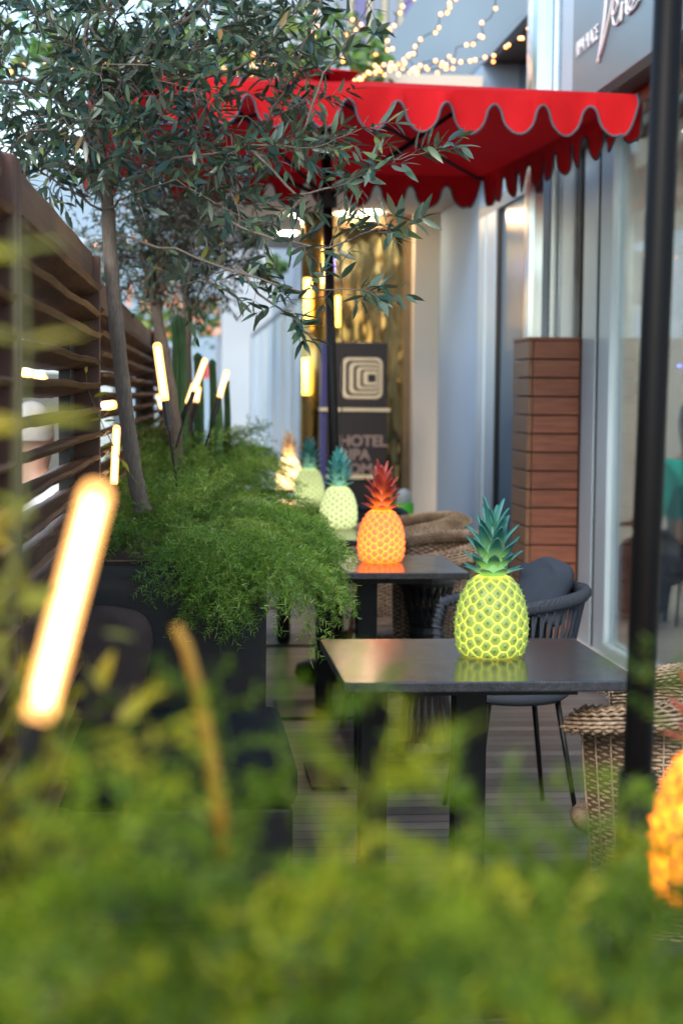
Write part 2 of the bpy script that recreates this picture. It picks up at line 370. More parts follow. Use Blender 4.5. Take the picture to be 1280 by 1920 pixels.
TX = Matrix(((0, 0, -1, 0), (-1, 0, 0, 0), (0, 1, 0, 0), (0, 0, 0, 1)))
p0 = onx(1079, 108, 1.734) - sg.location
p1 = onx(1124, 108, 1.734) - sg.location
text_mesh('lettering', 'RIPA PLACE', .095, LETTER, sg, Matrix.Translation((p0.x, p0.y, p0.z)) @ TX @ Matrix.Diagonal((abs(p0.y - p1.y) / .555, 1, 1, 1)), .0, .002)
sw = MB()
def stroke(pp, r=.007):
    pts = [onx(x, y, 1.733) - sg.location for x, y in pp]; Q = []
    for i in range(len(pts) - 1):
        a0 = pts[max(i-1, 0)]; a1 = pts[i]; a2 = pts[i+1]; a3 = pts[min(i+2, len(pts)-1)]
        for k in range(6):
            t = k / 6; Q.append(.5 * ((2*a1) + (a2-a0)*t + (2*a0-5*a1+4*a2-a3)*t*t + (3*a1-a0-3*a2+a3)*t**3))
    Q.append(pts[-1]); sw.tube(Q, r, 6)
stroke([(1139, -60), (1136, 0), (1131, 50), (1122, 110), (1120, 113)], .009)
stroke([(1120, 113), (1128, 90), (1140, 40), (1150, -10), (1158, -60)], .008)
stroke([(1148, 30), (1153, 22), (1157, 5), (1153, 0), (1148, 20), (1150, 45), (1158, 42), (1163, 20), (1166, 5), (1163, 42), (1168, 10), (1174, 2)], .006)
stroke([(1174, 2), (1173, 22), (1178, 26), (1184, 12), (1188, -2), (1182, 0), (1178, 12), (1181, 20), (1189, 14), (1198, -2)], .006)
sw.build('script_lettering', LETTER, sg, smooth=True)
# wood clad pillar
wc = thing('wooden_pillar', 'square pillar clad in red brown boards at the foot of the steel pilaster', 'pillar', (1.87, 8.68, 0))
bd = MB(); b2 = MB(); n = 17; ph = 1.595 / n
for i in range(n):
    z0 = .02 + i * ph; j = random.uniform(-.002, .002)
    bd.box(1.755 + j, 1.992, 8.475 + j, 8.497 + j, z0 + .004, z0 + ph - .003)
    b2.box(1.73 + j, 1.752 + j, 8.476, 8.87, z0 + .004, z0 + ph - .003)
bd.build('front_boards', CLADW, wc, world=True, bevel=.003); b2.build('side_boards', CLADW2, wc, world=True, bevel=.003)
MB().box(1.757, 1.992, 8.50, 8.515, .02, 1.59).box(1.757, 1.79, 8.516, 8.87, .02, 1.59).build('core', BLACKM, wc, world=True)
MB().box(1.725, 1.995, 8.47, 8.518, 1.615, 1.632).box(1.725, 1.758, 8.52, 8.875, 1.615, 1.632).build('cap', CLADW, wc, world=True, bevel=.003)

# entrance glazing: amber tinted mirror glass
def mat_amber():
    m = Mt('amber_mirror_glass', .1, 1.0); m.base(m.ramp(m.noise(1.6, 3), [(.3, (.20, .14, .05)), (.7, (.45, .32, .15))]))
    m.bump(m.noise(2.2, 2, m.coord((2.5, 1, 1))), .35, .05); m.roughs(m.noise(3, 3), .05, .16); return m.m
AMB = mat_amber()
eg = hp(MB().box(1.10, 1.80, 13.5, 13.52, .02, 2.72), 'entrance_glazing', AMB)
hp(MB().box(1.74, 1.80, 13.44, 13.498, .02, 2.74).box(1.10, 1.74, 13.44, 13.498, 2.64, 2.74), 'frame', plain('bronze_frame', (.24, .17, .10), .35, .7), eg)
cb = MB(); cb.lathe([(.115, 0), (.115, 2.748)], 32, (1.04, 13.45, 0)); hp(cb, 'gilt_column', plain('gilt_metal', (.42, .27, .08), .2, 1.0, .25, 3, .02), smooth=True)
REFLGL = emit('painted_reflection_glow', (1, .55, .04), 3.0)  # amber reflections on gilt column and glass, modelled as glowing strips
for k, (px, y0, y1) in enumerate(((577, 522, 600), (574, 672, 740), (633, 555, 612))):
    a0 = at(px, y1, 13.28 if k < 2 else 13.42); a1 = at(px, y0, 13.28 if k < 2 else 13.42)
    hp(MB().tube([a0, a1], .03 if k < 2 else .018, 12), 'reflection_strip', REFLGL, smooth=True)
b0 = at(622, 500, 13.4); hp(MB().tube([b0 - Vector((0, 0, .05)), b0 + Vector((0, 0, .1))], .02, 10), 'blue_lamp', emit('blue_glow', (.06, .08, 1), 3.5))
for px, py in ((540, 437), (566, 404), (650, 402), (695, 398)):
    d0 = ray(px, py); t = (2.745 - CAMZ) / d0.z; q = Vector((0, 0, CAMZ)) + d0 * t
    hp(MB().lathe([(.075, 0), (.075, .012)], 20, (q.x, q.y, 2.737)), 'downlight', emit('downlight_glow', (1, .72, .42), 60))

# totem sign
tt = thing('hotel_totem', 'black totem sign with square spiral emblem and hotel name before the entrance', 'sign', (1.51, 12.45, 0))
TOT = plain('totem_black', (.014, .010, .012), .3, .2)
PURP = plain('totem_violet_side', (.03, .027, .13), .4)
GOLD = plain('emblem_gold', (.62, .50, .34), .35, .6, .1)
aL = at(613, 650, 12.4).x; aR = at(727, 650, 12.4).x; topz = at(660, 641, 12.4).z; mz = at(660, 768, 12.4).z; bz = at(660, 890, 12.4).z
MB().box(aL, aR, 12.4, 12.5, mz + .012, topz).box(aL, aR, 12.4, 12.5, bz, mz - .012).build('panel', TOT, tt, world=True, bevel=.004)
MB().box(aL - .04, aL - .001, 12.41, 12.5, 0, topz - .002).build('side_post', PURP, tt, world=True)
MB().box(aL - .05, aR + .02, 12.385, 12.5, mz - .0115, mz + .0115).build('gilt_rail', GOLD, tt, world=True)
MB().box(aL, aR, 12.385, 12.5, bz - .03, bz - .001).build('gilt_rail', GOLD, tt, world=True)
MB().box(aL, aR, 12.42, 12.49, 0, bz - .032).build('foot_panel', TOT, tt, world=True)
em = thing; emb_g = MB(); emb_d = MB()
def rrect(mb, x0, x1, z0, z1, r, y):
    vs = []; 
    for cx, cz, a0 in ((x1-r, z1-r, 0), (x0+r, z1-r, 90), (x0+r, z0+r, 180), (x1-r, z0+r, 270)):
        for k in range(7): a_ = R(a0 + 15*k); vs.append((cx + r*math.cos(a_), y, cz + r*math.sin(a_)))
    n_ = len(vs); back = [(x, 12.405, z) for x, _, z in vs]
    mb.add(vs + back, [tuple(range(n_))] + [(i, (i+1) % n_, n_+(i+1) % n_, n_+i) for i in range(n_)])
e0 = at(640, 748, 12.4); e1 = at(717, 670, 12.4); S = e1.x - e0.x; zc = (e0.z + e1.z) / 2
sizes = [1.0, .86, .76, .63, .54, .42, .34, .20]
for i, s_ in enumerate(sizes):
    xr = e1.x - S * (.03 + .17 * (1 - s_)) if i else e1.x
    xl = xr - S * s_ * (1 if i == 0 else .985)
    (emb_d if i % 2 else emb_g)  # alternating gold and black plates
    rrect(emb_d if i % 2 else emb_g, xl, xr if i % 2 == 0 or i == 7 else xr, zc - S*s_/2, zc + S*s_/2, S*.16*s_, 12.398 - .0015*i)
og = emb_g.build('emblem', GOLD, tt, world=True)
od = MB(); od.v = [(v[0]-tt.location.x, v[1]-tt.location.y, v[2]) for v in emb_d.v]; od.f = emb_d.f; od.build('emblem_inlay', TOT, og)
TF = Matrix(((1, 0, 0, 0), (0, 0, -1, 0), (0, 1, 0, 0), (0, 0, 0, 1)))
LG = plain('letter_gold', (.24, .17, .15), .4, .4, .05)
for ln, py in (('HOTEL', 836), ('RIPA', 862), ('ROMA', 889)):
    p = at(636, py, 12.397) - tt.location
    text_mesh('lettering', ln, .112, LG, tt, Matrix.Translation(p) @ TF, .003, .002, .98)

# louvred screen, far buildings
lv = thing('louvred_screen', 'tall white screen of vertical louvres beyond the entrance', 'screen', (1.0, 19, 0))
fins = MB()
for px in (563, 545, 527, 510, 494, 480, 469):
    fins.box(.94, 1.08, 3072 / (px - 338), 3072 / (px - 350), .1, 2.08)
fins.build('fin', plain('louvre_white', (.56, .63, .66), .5, .2, .06, 2), lv, world=True)
MB().box(1.12, 1.2, 14.0, 25.4, 0, 2.06).build('back_panel', plain('louvre_gap', (.07, .09, .11), .6), lv, world=True)
MB().box(.96, 1.22, 14.0, 25.4, 2.085, 2.16).build('top_rail', plain('rail_dark', (.12, .14, .15), .5), lv, world=True)
nb = thing('side_building', 'blue grey wall of the building above the louvred screen', 'building', (2, 20, 0))
MB().box(1.25, 1.4, 14.0, 27, 0, 4.2).build('wall', plain('slate_wall', (.30, .36, .42), .8, 0, .08, 1), nb, world=True)
st = thing('striped_tower', 'tower with beige and violet vertical cladding stripes above the fairy lights', 'building', (4, 19, 0))
x = 1.62; k = 0
SM = [plain('stripe_' + n_, c, .6, 0, .05, 2) for n_, c in (('beige', (.42, .38, .28)), ('slate', (.20, .24, .30)), ('violet', (.13, .13, .30)), ('grey', (.33, .37, .40)))]
MB().box(1.6, 5, 18.3, 20, 0, 14).build('wall', SM[3], st, world=True)
sm = [MB(), MB(), MB()]
for k, (wd, mi) in enumerate(((.10, 1), (.06, 0), (.12, 2), (.05, 0), (.09, 1), (.06, 0), (.1, 1), (.05, 0), (.14, 2), (.06, 0), (.1, 1), (.05, 0))):
    sm[mi].box(x, x + wd, 18.15 + .02 * (k % 3), 18.299, 0, 13.9); x += wd + .008
for i in range(3): sm[i].build('cladding_strip', SM[i], st, world=True)
pb = thing('white_building', 'plain pale wall of a white building behind the vines', 'building', (1, 24, 0))
MB().box(.55, 3.0, 24, 30, 0, 14).build('wall', plain('white_render', (.42, .47, .52), .8, 0, .05, .6), pb, world=True)
fb = thing('far_building', 'pale blue building closing the far end of the street', 'building', (-2, 31, 0))
MB().box(-9, 1.6, 30, 34, 0, 5.2).build('wall', plain('pale_blue_render', (.28, .39, .49), .8, 0, .05, .5), fb, world=True)
FPANE = plain('far_pane', (.08, .11, .14), .1)
for i in range(5):
    for j in range(2):
        xx = -5.5 + i * 1.25; zz = .9 + j * 2.0
        if xx > -.2 and j == 0: continue
        wob = MB().box(xx, xx + .6, 29.97, 30.05, zz, zz + 1.1).build('window', FRAMEW, fb, world=True)
        MB().box(xx + .06 + 2, xx + .54 + 2, -1.045, -1.032, zz + .06, zz + 1.04).build('pane', FPANE, wob)
ac = thing('air_conditioner', 'grey air conditioning unit hanging high on the pale blue far wall', 'air conditioner', tuple(at(451, 660, 29.6)))
c = at(451, 660, 29.6); MB().box(c.x - .10, c.x + .10, 29.55, 29.95, c.z - .16, c.z + .17).build('casing', plain('ac_grey', (.22, .22, .21), .5), ac, world=True, bevel=.02)
MB().lathe([(.08, 0), (.085, .02)], 20, (0, 0, 0)).build('fan_grille', BLACKM, ac).matrix_local = Matrix.Translation((0, -.05, .0)) @ Matrix.Rotation(R(90), 4, 'X')
ss = thing('shop_board', 'small red and brown board standing low against the pale far wall', 'sign', tuple(at(402, 690, 29)))
c = at(402, 695, 29.2); MB().box(c.x - .10, c.x + .20, 29.1, 29.16, c.z - .13, c.z + .12).build('panel', plain('board_brown', (.30, .20, .17), .6), ss, world=True)
MB().box(c.x - .32, c.x - .105, 29.1, 29.16, c.z - .13, c.z + .12).build('red_panel', plain('board_red', (.5, .04, .05), .6), ss, world=True)
lb = thing('street_building', 'low white building across the street seen through the slatted fence', 'building', (-3, 16, 0))
MB().box(-8, -.62, 15.5, 18, 0, 1.9).build('wall', plain('street_white', (.50, .58, .62), .8, 0, .1, .5), lb, world=True)
sh = MB()
for i in range(6): sh.box(-1.5 - i*1.1, -.9 - i*1.1, 15.46, 15.499, .2, 1.5)
sh.build('shop_opening', plain('opening_dark', (.09, .10, .09), .3), lb, world=True)
for i, (px, py) in enumerate(((75, 712), (48, 704), (150, 690), (40, 840), (205, 760))):
    c = at(px, py, 12.0)
    b_ = MB().lathe([(.02, -.03), (.045, -.015), (.05, .01), (.03, .04), (.012, .05)], 14).build('lantern', emit('lantern_glow%d' % i, (1, .5, .06), 3), None, smooth=True); b_.location = c
    tag(b_, ['amber globe lantern glowing between the upper fence slats', 'amber lantern nearest the fence post at the left edge', 'small amber lantern beside the first fence post', 'low amber lantern behind the bottom slats near the left edge', 'amber lantern behind the second fence panel'][i], 'lantern', 'lanterns across the street')

# ------------------------------------------------------------------ slatted fence
def fx(y): return .01875 * y - .391
def fence_panel(y0, y1, ztop, pitch, label, first):
    root = thing('slatted_fence', label, 'fence', (fx(y0), y0, 0), 0, 'slatted timber fence panels')
    def W(x, y, z): return (fx(y) + x, y, z)
    n_ = int((ztop - .10 - .15) / pitch); sl_ = MB(); pr = random.Random(int(y0 * 10))
    for i in range(n_):
        zc_ = ztop - .115 - i * pitch; th = R(14 + pr.uniform(-4, 4)); ph1 = pr.uniform(0, 6); ph2 = pr.uniform(0, 6); wd = .062 + pr.uniform(-.004, .006)
        ns = 26; prof_ = [(-1, -.1), (-.85, .28), (0, .5), (.85, .3), (1, 0), (.8, -.35), (0, -.5), (-.85, -.35)]
        def fn(u, v, zc_=zc_, th=th):
            y = y0 + .045 + (y1 - y0 - .09) * v; a_ = prof_[int(round(u * 8)) % 8]
            dx = a_[0] * wd * (1 + .03 * math.sin(y * 7 + ph1)); dz = a_[1] * .024 + .0018 * math.sin(y * 5.3 + ph2) + .0008 * math.sin(y * 19 + ph1 + a_[0] * 3)
            return W(dx * math.cos(th) - dz * math.sin(th), y, zc_ + dx * math.sin(th) + dz * math.cos(th))
        m0 = len(sl_.v); sl_.grid(fn, 8, ns, wrap=True)
        sl_.f.append(tuple(m0 + k for k in range(8))); sl_.f.append(tuple(m0 + (ns-1)*8 + k for k in range(8)))
    sl_.build('slats', FENCEW, root, world=True)
    rl = MB(); rl.grid(lambda u, v: W((-.05, .03, .035, .03, -.05, -.05)[int(round(u*6)) % 6], y0 + .035 + (y1 - y0 - .07) * v, ztop + (-.075, -.075, -.04, .004, .004, -.04)[int(round(u*6)) % 6] + .002 * math.sin(v * 20)), 6, 20, wrap=True)
    rl.f.append(tuple(range(6))); rl.f.append(tuple(19*6 + k for k in range(6))); rl.build('top_rail', FENCEW, root, world=True)
    for yy in ((y0, y1) if first else (y1,)):
        MB().box(fx(yy) - .05, fx(yy) + .052, yy - .034, yy + .034, 0, ztop - .004).build('post', FENCEP, root, world=True, bevel=.003)
    MB().box(fx(y1) - .052, fx(y1) - .02, y1 - .26, y1 - .04, .05, ztop - .08).build('backing_board', BLACKM, root, world=True)
fence_panel(3.05, 5.15, 1.74, .071, 'slatted timber fence panel with wavy boards, nearest the camera', True)
fence_panel(5.22, 9.8, 1.68, .062, 'slatted timber fence panel behind the leaning olive trunk', False)
fence_panel(9.87, 13.8, 1.70, .062, 'slatted timber fence panel farthest along, beside the cacti', False)
fence_panel(.6, 2.98, 1.74, .071, 'slatted timber fence panel at the left edge beside the nearest light tube', True)

# ------------------------------------------------------------------ planters, bench
def planter(x0, x1, y0, y1, h, label):
    r = thing('planter_box', label, 'planter', ((x0+x1)/2, (y0+y1)/2, 0), 0, 'black planter boxes along the fence')
    t = .02
    MB().box(x0, x1, y0, y0+t, 0, h).box(x0, x1, y1-t, y1, 0, h).box(x0, x0+t, y0+t, y1-t, 0, h).box(x1-t, x1, y0+t, y1-t, 0, h).build('casing', DARKPL, r, world=True)
    MB().box(x0-.008, x1+.008, y0-.008, y0+.03, h+.001, h+.013).box(x0-.008, x1+.008, y1-.03, y1+.008, h+.001, h+.013).box(x0-.008, x0+.03, y0+.031, y1-.031, h+.001, h+.013).box(x1-.03, x1+.008, y0+.031, y1-.031, h+.001, h+.013).build('rim', BLACK, r, world=True)
    MB().grid(lambda u, v: (x0+t+(x1-x0-2*t)*u, y0+t+(y1-y0-2*t)*v, h-.03+.012*math.sin(u*9+v*23)), 10, 30).build('soil', plain('potting_soil', (.035, .025, .018), .95, 0, .3, 30, .5), r, world=True)
PTX = .235
planter(-.27, PTX, 4.70, 7.0, .86, 'tall black planter with the drooping fern, behind the padded bench')
planter(-.24, PTX, 7.05, 9.9, .86, 'black planter farther along the fence holding the cacti')
planter(-.36, .60, .50, 1.32, .72, 'black planter in the foreground full of out of focus greenery')
bn = thing('padded_bench', 'low dark padded bench in front of the fern planter', 'bench', (0, 4.1, 0))
MB().box(-.30, .275, 3.95, 4.68, .36, .475).build('seat_pad', mat_fabric('bench_cloth', (.012, .015, .021), 0, .9, 400), bn, world=True, bevel=.03)
MB().box(-.29, .265, 3.97, 4.67, .08, .358).build('base', BLACKM, bn, world=True, bevel=.01)
def cushion(name, label, mat, loc, size, tilt, rz, cat='cushion'):
    wx, wz, th = size; mb = MB()
    def fn(u, v):
        a_ = u * 2 * math.pi; b_ = (v - .5) * math.pi
        def se(c, e): return math.copysign(abs(c) ** e, c)
        x_ = se(math.cos(a_), .45) * se(math.cos(b_), .45); z_ = se(math.sin(b_), .45); y_ = se(math.sin(a_), .9) * (math.cos(b_) ** .6 if math.cos(b_) > 0 else 0)
        pin = 1 - .12 * (1 - abs(x_*z_)); 
        cr_ = .10*math.sin(5*x_+6*z_) + .07*math.sin(13*x_-9*z_*x_+2) + .05*math.sin(21*z_+8*x_); return (x_ * wx/2 * pin + .01*math.sin(4*z_), y_ * th/2 * (1 - .35*abs(x_)**3) * (1 + cr_), z_ * wz/2 * pin * (1 + .12*x_*(z_ > 0)) + .010*math.sin(5*x_+1))
    mb.grid(fn, 48, 28, wrap=True); o_ = mb.build(name, mat, None, smooth=True); tag(o_, label, cat)
    o_.location = loc; o_.rotation_euler = (tilt, 0, rz); return o_
cushion('cushion', 'brown cushion leaning upright against the planter at the back of the bench', BROWNC, at(165, 1262, 4.45), (.34, .36, .14), R(-12), R(-8))

# ------------------------------------------------------------------ olive trees
def leaf_template(L=1, W=.24, fold=.10, curl=.12):
    xs = [0, .18, .45, .75, 1.0]; ws = [0.02, .75, 1.0, .62, 0]
    v = []; 
    for x_ in xs: v.append((x_*L, 0, -curl * x_*x_))
    for s_ in (1, -1):
        for x_, w_ in zip(xs[1:4], ws[1:4]): v.append((x_*L, s_*w_*W/2, -curl*x_*x_ + fold*w_*W))
    t = []
    for b_, s_ in ((5, 1), (8, -1)):
        q_ = [(0, 1, b_), (1, 2, b_), (2, b_+1, b_), (2, 3, b_+1), (3, b_+2, b_+1), (3, 4, b_+2)]
        t += [f if s_ > 0 else f[::-1] for f in q_]
    return np.array(v), np.array(t)
LT, LF = leaf_template(1, .26)
def twig_leaves(P, D, L, n_pairs, size, Lv, Mv, g=-.15):
    """walk a twig, adding opposite leaf pairs"""
    pts = [P.copy()]; d = D / np.linalg.norm(D); step = L / n_pairs; side = rng.normal(size=3)
    for i in range(n_pairs):
        d = d + rng.normal(size=3) * .12 + np.array([0, 0, g * .12]); d /= np.linalg.norm(d)
        pts.append(pts[-1] + d * step); side = np.cross(d, np.cross(side, d) + .5 * rng.normal(size=3)); side /= np.linalg.norm(side) + 1e-9
        for s_ in (1, -1):
            if rng.random() < .1: continue
            dd = d * .75 + side * s_ * .8 + rng.normal(size=3) * .18; dd /= np.linalg.norm(dd)
            Lv.append((pts[-1], dd, size * rng.uniform(.65, 1.15) * (1 - .35 * (i / n_pairs) ** 3)))
        if i == n_pairs - 1: Lv.append((pts[-1], d, size * .8))
    Mv.append((pts, .0016, .0008))
def wander(a0, a1, n, amp):
    a0 = np.array(a0, float); a1 = np.array(a1, float); L = np.linalg.norm(a1 - a0); ts = np.linspace(0, 1, n)
    off = np.cumsum(rng.normal(size=(n, 3)) * amp * L / n, axis=0); off -= ts[:, None] * off[-1]
    return a0 + (a1 - a0) * ts[:, None] + off + np.array([0, 0, 1]) * (np.sin(ts * math.pi) * .06 * L)[:, None]
def olive(label, trunk, rads, centre, radii, n_twig, size, limbs, explicit=(), group=None, sub=(.1, .2), seed=1, keep=None):
    global rng
    rng = np.random.default_rng(seed)
    root = thing('olive_tree', label, 'tree', trunk[0], 0, group); off = np.array(trunk[0])
    nodes = []; Mv = []; Lv = []
    tm = MB(); tp = []
    tr = [Vector(p) for p in trunk]
    for i in range(len(tr) - 1):
        a0 = tr[max(i-1, 0)]; a1 = tr[i]; a2 = tr[i+1]; a3 = tr[min(i+2, len(tr)-1)]
        for k in range(5):
            t = k / 5; tp.append(.5 * ((2*a1) + (a2-a0)*t + (2*a0-5*a1+4*a2-a3)*t*t + (3*a1-a0-3*a2+a3)*t**3))
    tp.append(tr[-1]); rr = [rads[0] + (rads[1]-rads[0]) * i/(len(tp)-1) * 1.0 for i in range(len(tp))]
    rr = [r_ * (1 + .05 * math.sin(i * 1.7)) for i, r_ in enumerate(rr)]
    rr[0] *= 1.25
    tm.tube(tp, rr, 14)
    C = np.array(centre); RD = np.array(radii); thick = MB()
    fork = np.array(tp[-1]); mid = np.array(tp[int(len(tp) * .78)])
    for i in range(limbs):
        a_ = 2 * math.pi * (i + .5 * rng.random()) / limbs; el = rng.uniform(-.35, 1.0)
        tgt = C + RD * np.array([math.cos(a_) * math.cos(el), math.sin(a_) * math.cos(el), math.sin(el)]) * .8
        s0 = fork if el > .1 else mid
        pts = wander(s0, tgt, 12, .5); thick.tube(pts, list(np.linspace(rads[1] * .62, .003, 12)), 7)
        for p in pts[2:]: nodes.append(p)
    for pts in explicit:
        Pn = np.array([tuple(p) for p in pts], float); F_ = []
        for i in range(len(Pn) - 1):
            for k in range(4): F_.append(Pn[i] + (Pn[i+1] - Pn[i]) * k / 4 + rng.normal(size=3) * .004)
        F_.append(Pn[-1]); thick.tube(F_, list(np.linspace(.0045, .0013, len(F_))), 6)
        ln = len(F_)
        for j in range(ln // 3, ln):
            d = F_[min(j+1, ln-1)] - F_[j-1]; d /= np.linalg.norm(d)
            if rng.random() < .8: twig_leaves(F_[j], d * .6 + rng.normal(size=3) * .5, rng.uniform(.05, .10), rng.integers(2, 4), size * 1.1, Lv, Mv, -.6)
        d = F_[-1] - F_[-3]; twig_leaves(F_[-1], d, .10, 4, size * 1.2, Lv, Mv, -.5)
    u = rng.normal(size=(n_twig, 3)); u /= np.linalg.norm(u, axis=1)[:, None]; u *= (rng.random(n_twig) ** .42)[:, None]
    T = C + u * RD
    T = T[np.argsort(np.linalg.norm(T - fork, axis=1))]
    for t_ in T:
        if keep is not None and not keep(t_): continue
        A = np.array(nodes); j = np.argmin(np.linalg.norm(A - t_, axis=1) + .15 * rng.random(len(A)))
        pts = wander(A[j], t_, 5, .5); Mv.append((pts, .0032, .0018))
        nodes.append(pts[2]); nodes.append(pts[4])
        out = (t_ - C) / RD
        for r_ in range(2):
            twig_leaves(t_, out * .5 + np.array([0, 0, .2]) + rng.normal(size=3) * .55, rng.uniform(*sub), rng.integers(5, 9), size, Lv, Mv)
    tv, tf = merge([tri_tube(*m_) for m_ in Mv])
    trunk_o = tm.build('trunk', BARK, root, world=True, smooth=True)
    q_ = MB(); q_.v = [(v[0]-off[0], v[1]-off[1], v[2]-off[2]) for v in thick.v]; q_.f = thick.f
    q_.build('limbs', BARK, trunk_o, smooth=True)
    P = np.array([l_[0] for l_ in Lv]); D = np.array([l_[1] for l_ in Lv]); S_ = np.array([l_[2] for l_ in Lv])
    up = np.tile(np.array([[0, 0, 1.]]), (len(P), 1)) + rng.normal(size=(len(P), 3)) * .7
    Ms = frames(D, up) * S_[:, None, None]
    v, f = instance(LT, LF, Ms, P)
    rnd = np.repeat(np.clip(rng.normal(.42, .27, len(P)), 0, 1), len(LF))
    cr = np_mesh('crown', v, f, OLIVE, root, rnd, True, off)
    np_mesh('twigs', tv, tf, BARK, cr, None, True, off)
    return root
TD = 5.2
tk = [at(268, 960, TD), at(256, 905, TD), at(240, 800, TD), at(222, 640, TD), at(207, 480, TD + .02), at(202, 380, TD + .03), at(188, 300, TD + .03), at(178, 200, TD + .05)]
expl = [
    [at(205, 350, TD), at(330, 300, TD-.1), at(470, 275, TD-.2), at(590, 275, TD-.3), at(680, 240, TD-.4)],
    [at(470, 275, TD-.2), at(560, 370, TD-.4), at(650, 345, TD-.5), at(730, 300, TD-.6), at(800, 285, TD-.65)],
    [at(215, 440, TD), at(330, 470, TD-.2), at(470, 520, TD-.35), at(560, 545, TD-.5), at(640, 540, TD-.55), at(690, 548, TD-.6)],
    [at(430, 420, TD-.3), at(520, 450, TD-.4), at(620, 465, TD-.5), at(700, 435, TD-.55), at(735, 430, TD-.6)],
    [at(440, 500, TD-.3), at(500, 560, TD-.4), at(535, 585, TD-.45), at(555, 600, TD-.5)],
    [at(560, 250, TD-.2), at(610, 140, TD-.2), at(660, 60, TD-.25), at(700, -10, TD-.3)],
    [at(500, 240, TD), at(560, 110, TD-.1), at(590, 20, TD-.15), at(610, -60, TD-.2)],
    [at(190, 390, TD), at(120, 350, TD-.05), at(40, 300, TD-.1), at(-40, 270, TD-.1)],
    [at(202, 390, TD), at(240, 370, TD-.1), at(330, 340, TD-.2), at(440, 400, TD-.3)],
]
CX = at(255, 195, TD + .05)
olive('olive tree with slim leaning trunk and wide grey green crown, nearest in focus', tk, (.026, .018), CX, (.66, .46, .64), 305, .064, 11, expl, 'olive trees in the planters', seed=5, keep=lambda t_: not (t_[2] < CX.z - .26 and t_[0] < CX.x + .12) and not (t_[2] < CX.z - .22 and t_[0] > CX.x + .1 and math.sin(t_[0] * 91 + t_[1] * 57) > -.3))
# sawn stub on the trunk
ot = [o_ for o_ in COL.objects if o_.name == 'olive_tree'][0]
t2 = [at(331, 880, 7.5), at(328, 800, 7.5), at(312, 690, 7.5), at(296, 600, 7.5), at(285, 540, 7.5)]
olive('middle olive tree with bent trunk behind the cacti', t2, (.034, .022), at(290, 440, 7.5), (.33, .30, .30), 130, .042, 8, (), 'olive trees in the planters', seed=8)
t3 = [at(352, 880, 8.6), at(352, 760, 8.6), at(350, 660, 8.6), at(352, 590, 8.6), at(345, 530, 8.6)]
olive('farthest olive tree with straight trunk right of the tall cactus', t3, (.030, .02), at(360, 490, 8.7), (.32, .30, .28), 120, .042, 8, (), 'olive trees in the planters', seed=11)

# ------------------------------------------------------------------ ferns
def frond(L, a0, a1, needle=.020, nw=.0027, dens=.58, tw=.24):
    """one plume in the XZ plane growing along +X; returns (v, f)"""
    n = 14; parts = []; ts = np.linspace(0, 1, n); ang = a0 + (a1 - a0) * ts ** .8
    dx = np.cos(ang) * L / n; dz = np.sin(ang) * L / n
    P = np.stack([np.cumsum(dx), np.cumsum(rng.normal(0, .05, n)) * L / n, np.cumsum(dz)], 1)
    parts.append(tri_tube(P, .0012, .0006)); nb, nd, nl = [], [], []
    ntw = int(26 * dens * L / .32)
    for k in range(ntw):
        t = .12 + .88 * k / ntw; i = min(int(t * (n - 1)), n - 2); p = P[i] + (P[i+1] - P[i]) * (t * (n-1) - i); d = P[i+1] - P[i]; d /= np.linalg.norm(d)
        s_ = 1 if k % 2 else -1; l_ = tw * L * (math.sin(min(1, t * 1.05) * math.pi) ** .6 * .8 + .25) * rng.uniform(.6, 1.2)
        dd = d * .7 + np.array([0, s_, 0]) * .7 + rng.normal(size=3) * .25; dd /= np.linalg.norm(dd)
        m = 4; TP = [p]
        for q_ in range(m): dd = dd + np.array([0, 0, -.05]) + rng.normal(size=3) * .05; dd /= np.linalg.norm(dd); TP.append(TP[-1] + dd * l_ / m)
        TP = np.array(TP); parts.append(tri_tube(TP, .0006, .0004))
        nn = max(3, int(l_ / .0046 * dens))
        tt_ = np.repeat(np.linspace(.08, 1, nn), 3); idx = np.minimum((tt_ * m).astype(int), m - 1)
        pb_ = TP[idx] + (TP[idx+1] - TP[idx]) * (tt_ * m - idx)[:, None]; db = TP[idx+1] - TP[idx]; db /= np.linalg.norm(db, axis=1)[:, None]
        r_ = rng.normal(size=(len(tt_), 3)); r_ -= db * (r_ * db).sum(1)[:, None]; r_ /= np.linalg.norm(r_, axis=1)[:, None]
        nb.append(pb_); nd.append(db * .55 + r_ * .85); nl.append(needle * rng.uniform(.6, 1.15, len(tt_)))
    nb = np.concatenate(nb); nd = np.concatenate(nd); nl = np.concatenate(nl)
    T = np.array([[0, -.5, 0], [0, .5, 0], [.55, .42, 0], [1, 0, 0.]]); TF_ = np.array([[0, 1, 2], [0, 2, 3]])
    Ms = frames(nd); Ms = Ms * np.stack([nl, np.full(len(nl), nw), np.full(len(nl), nw)], 1)[:, None, :]
    parts.append(instance(T, TF_, Ms, nb))
    return merge(parts)
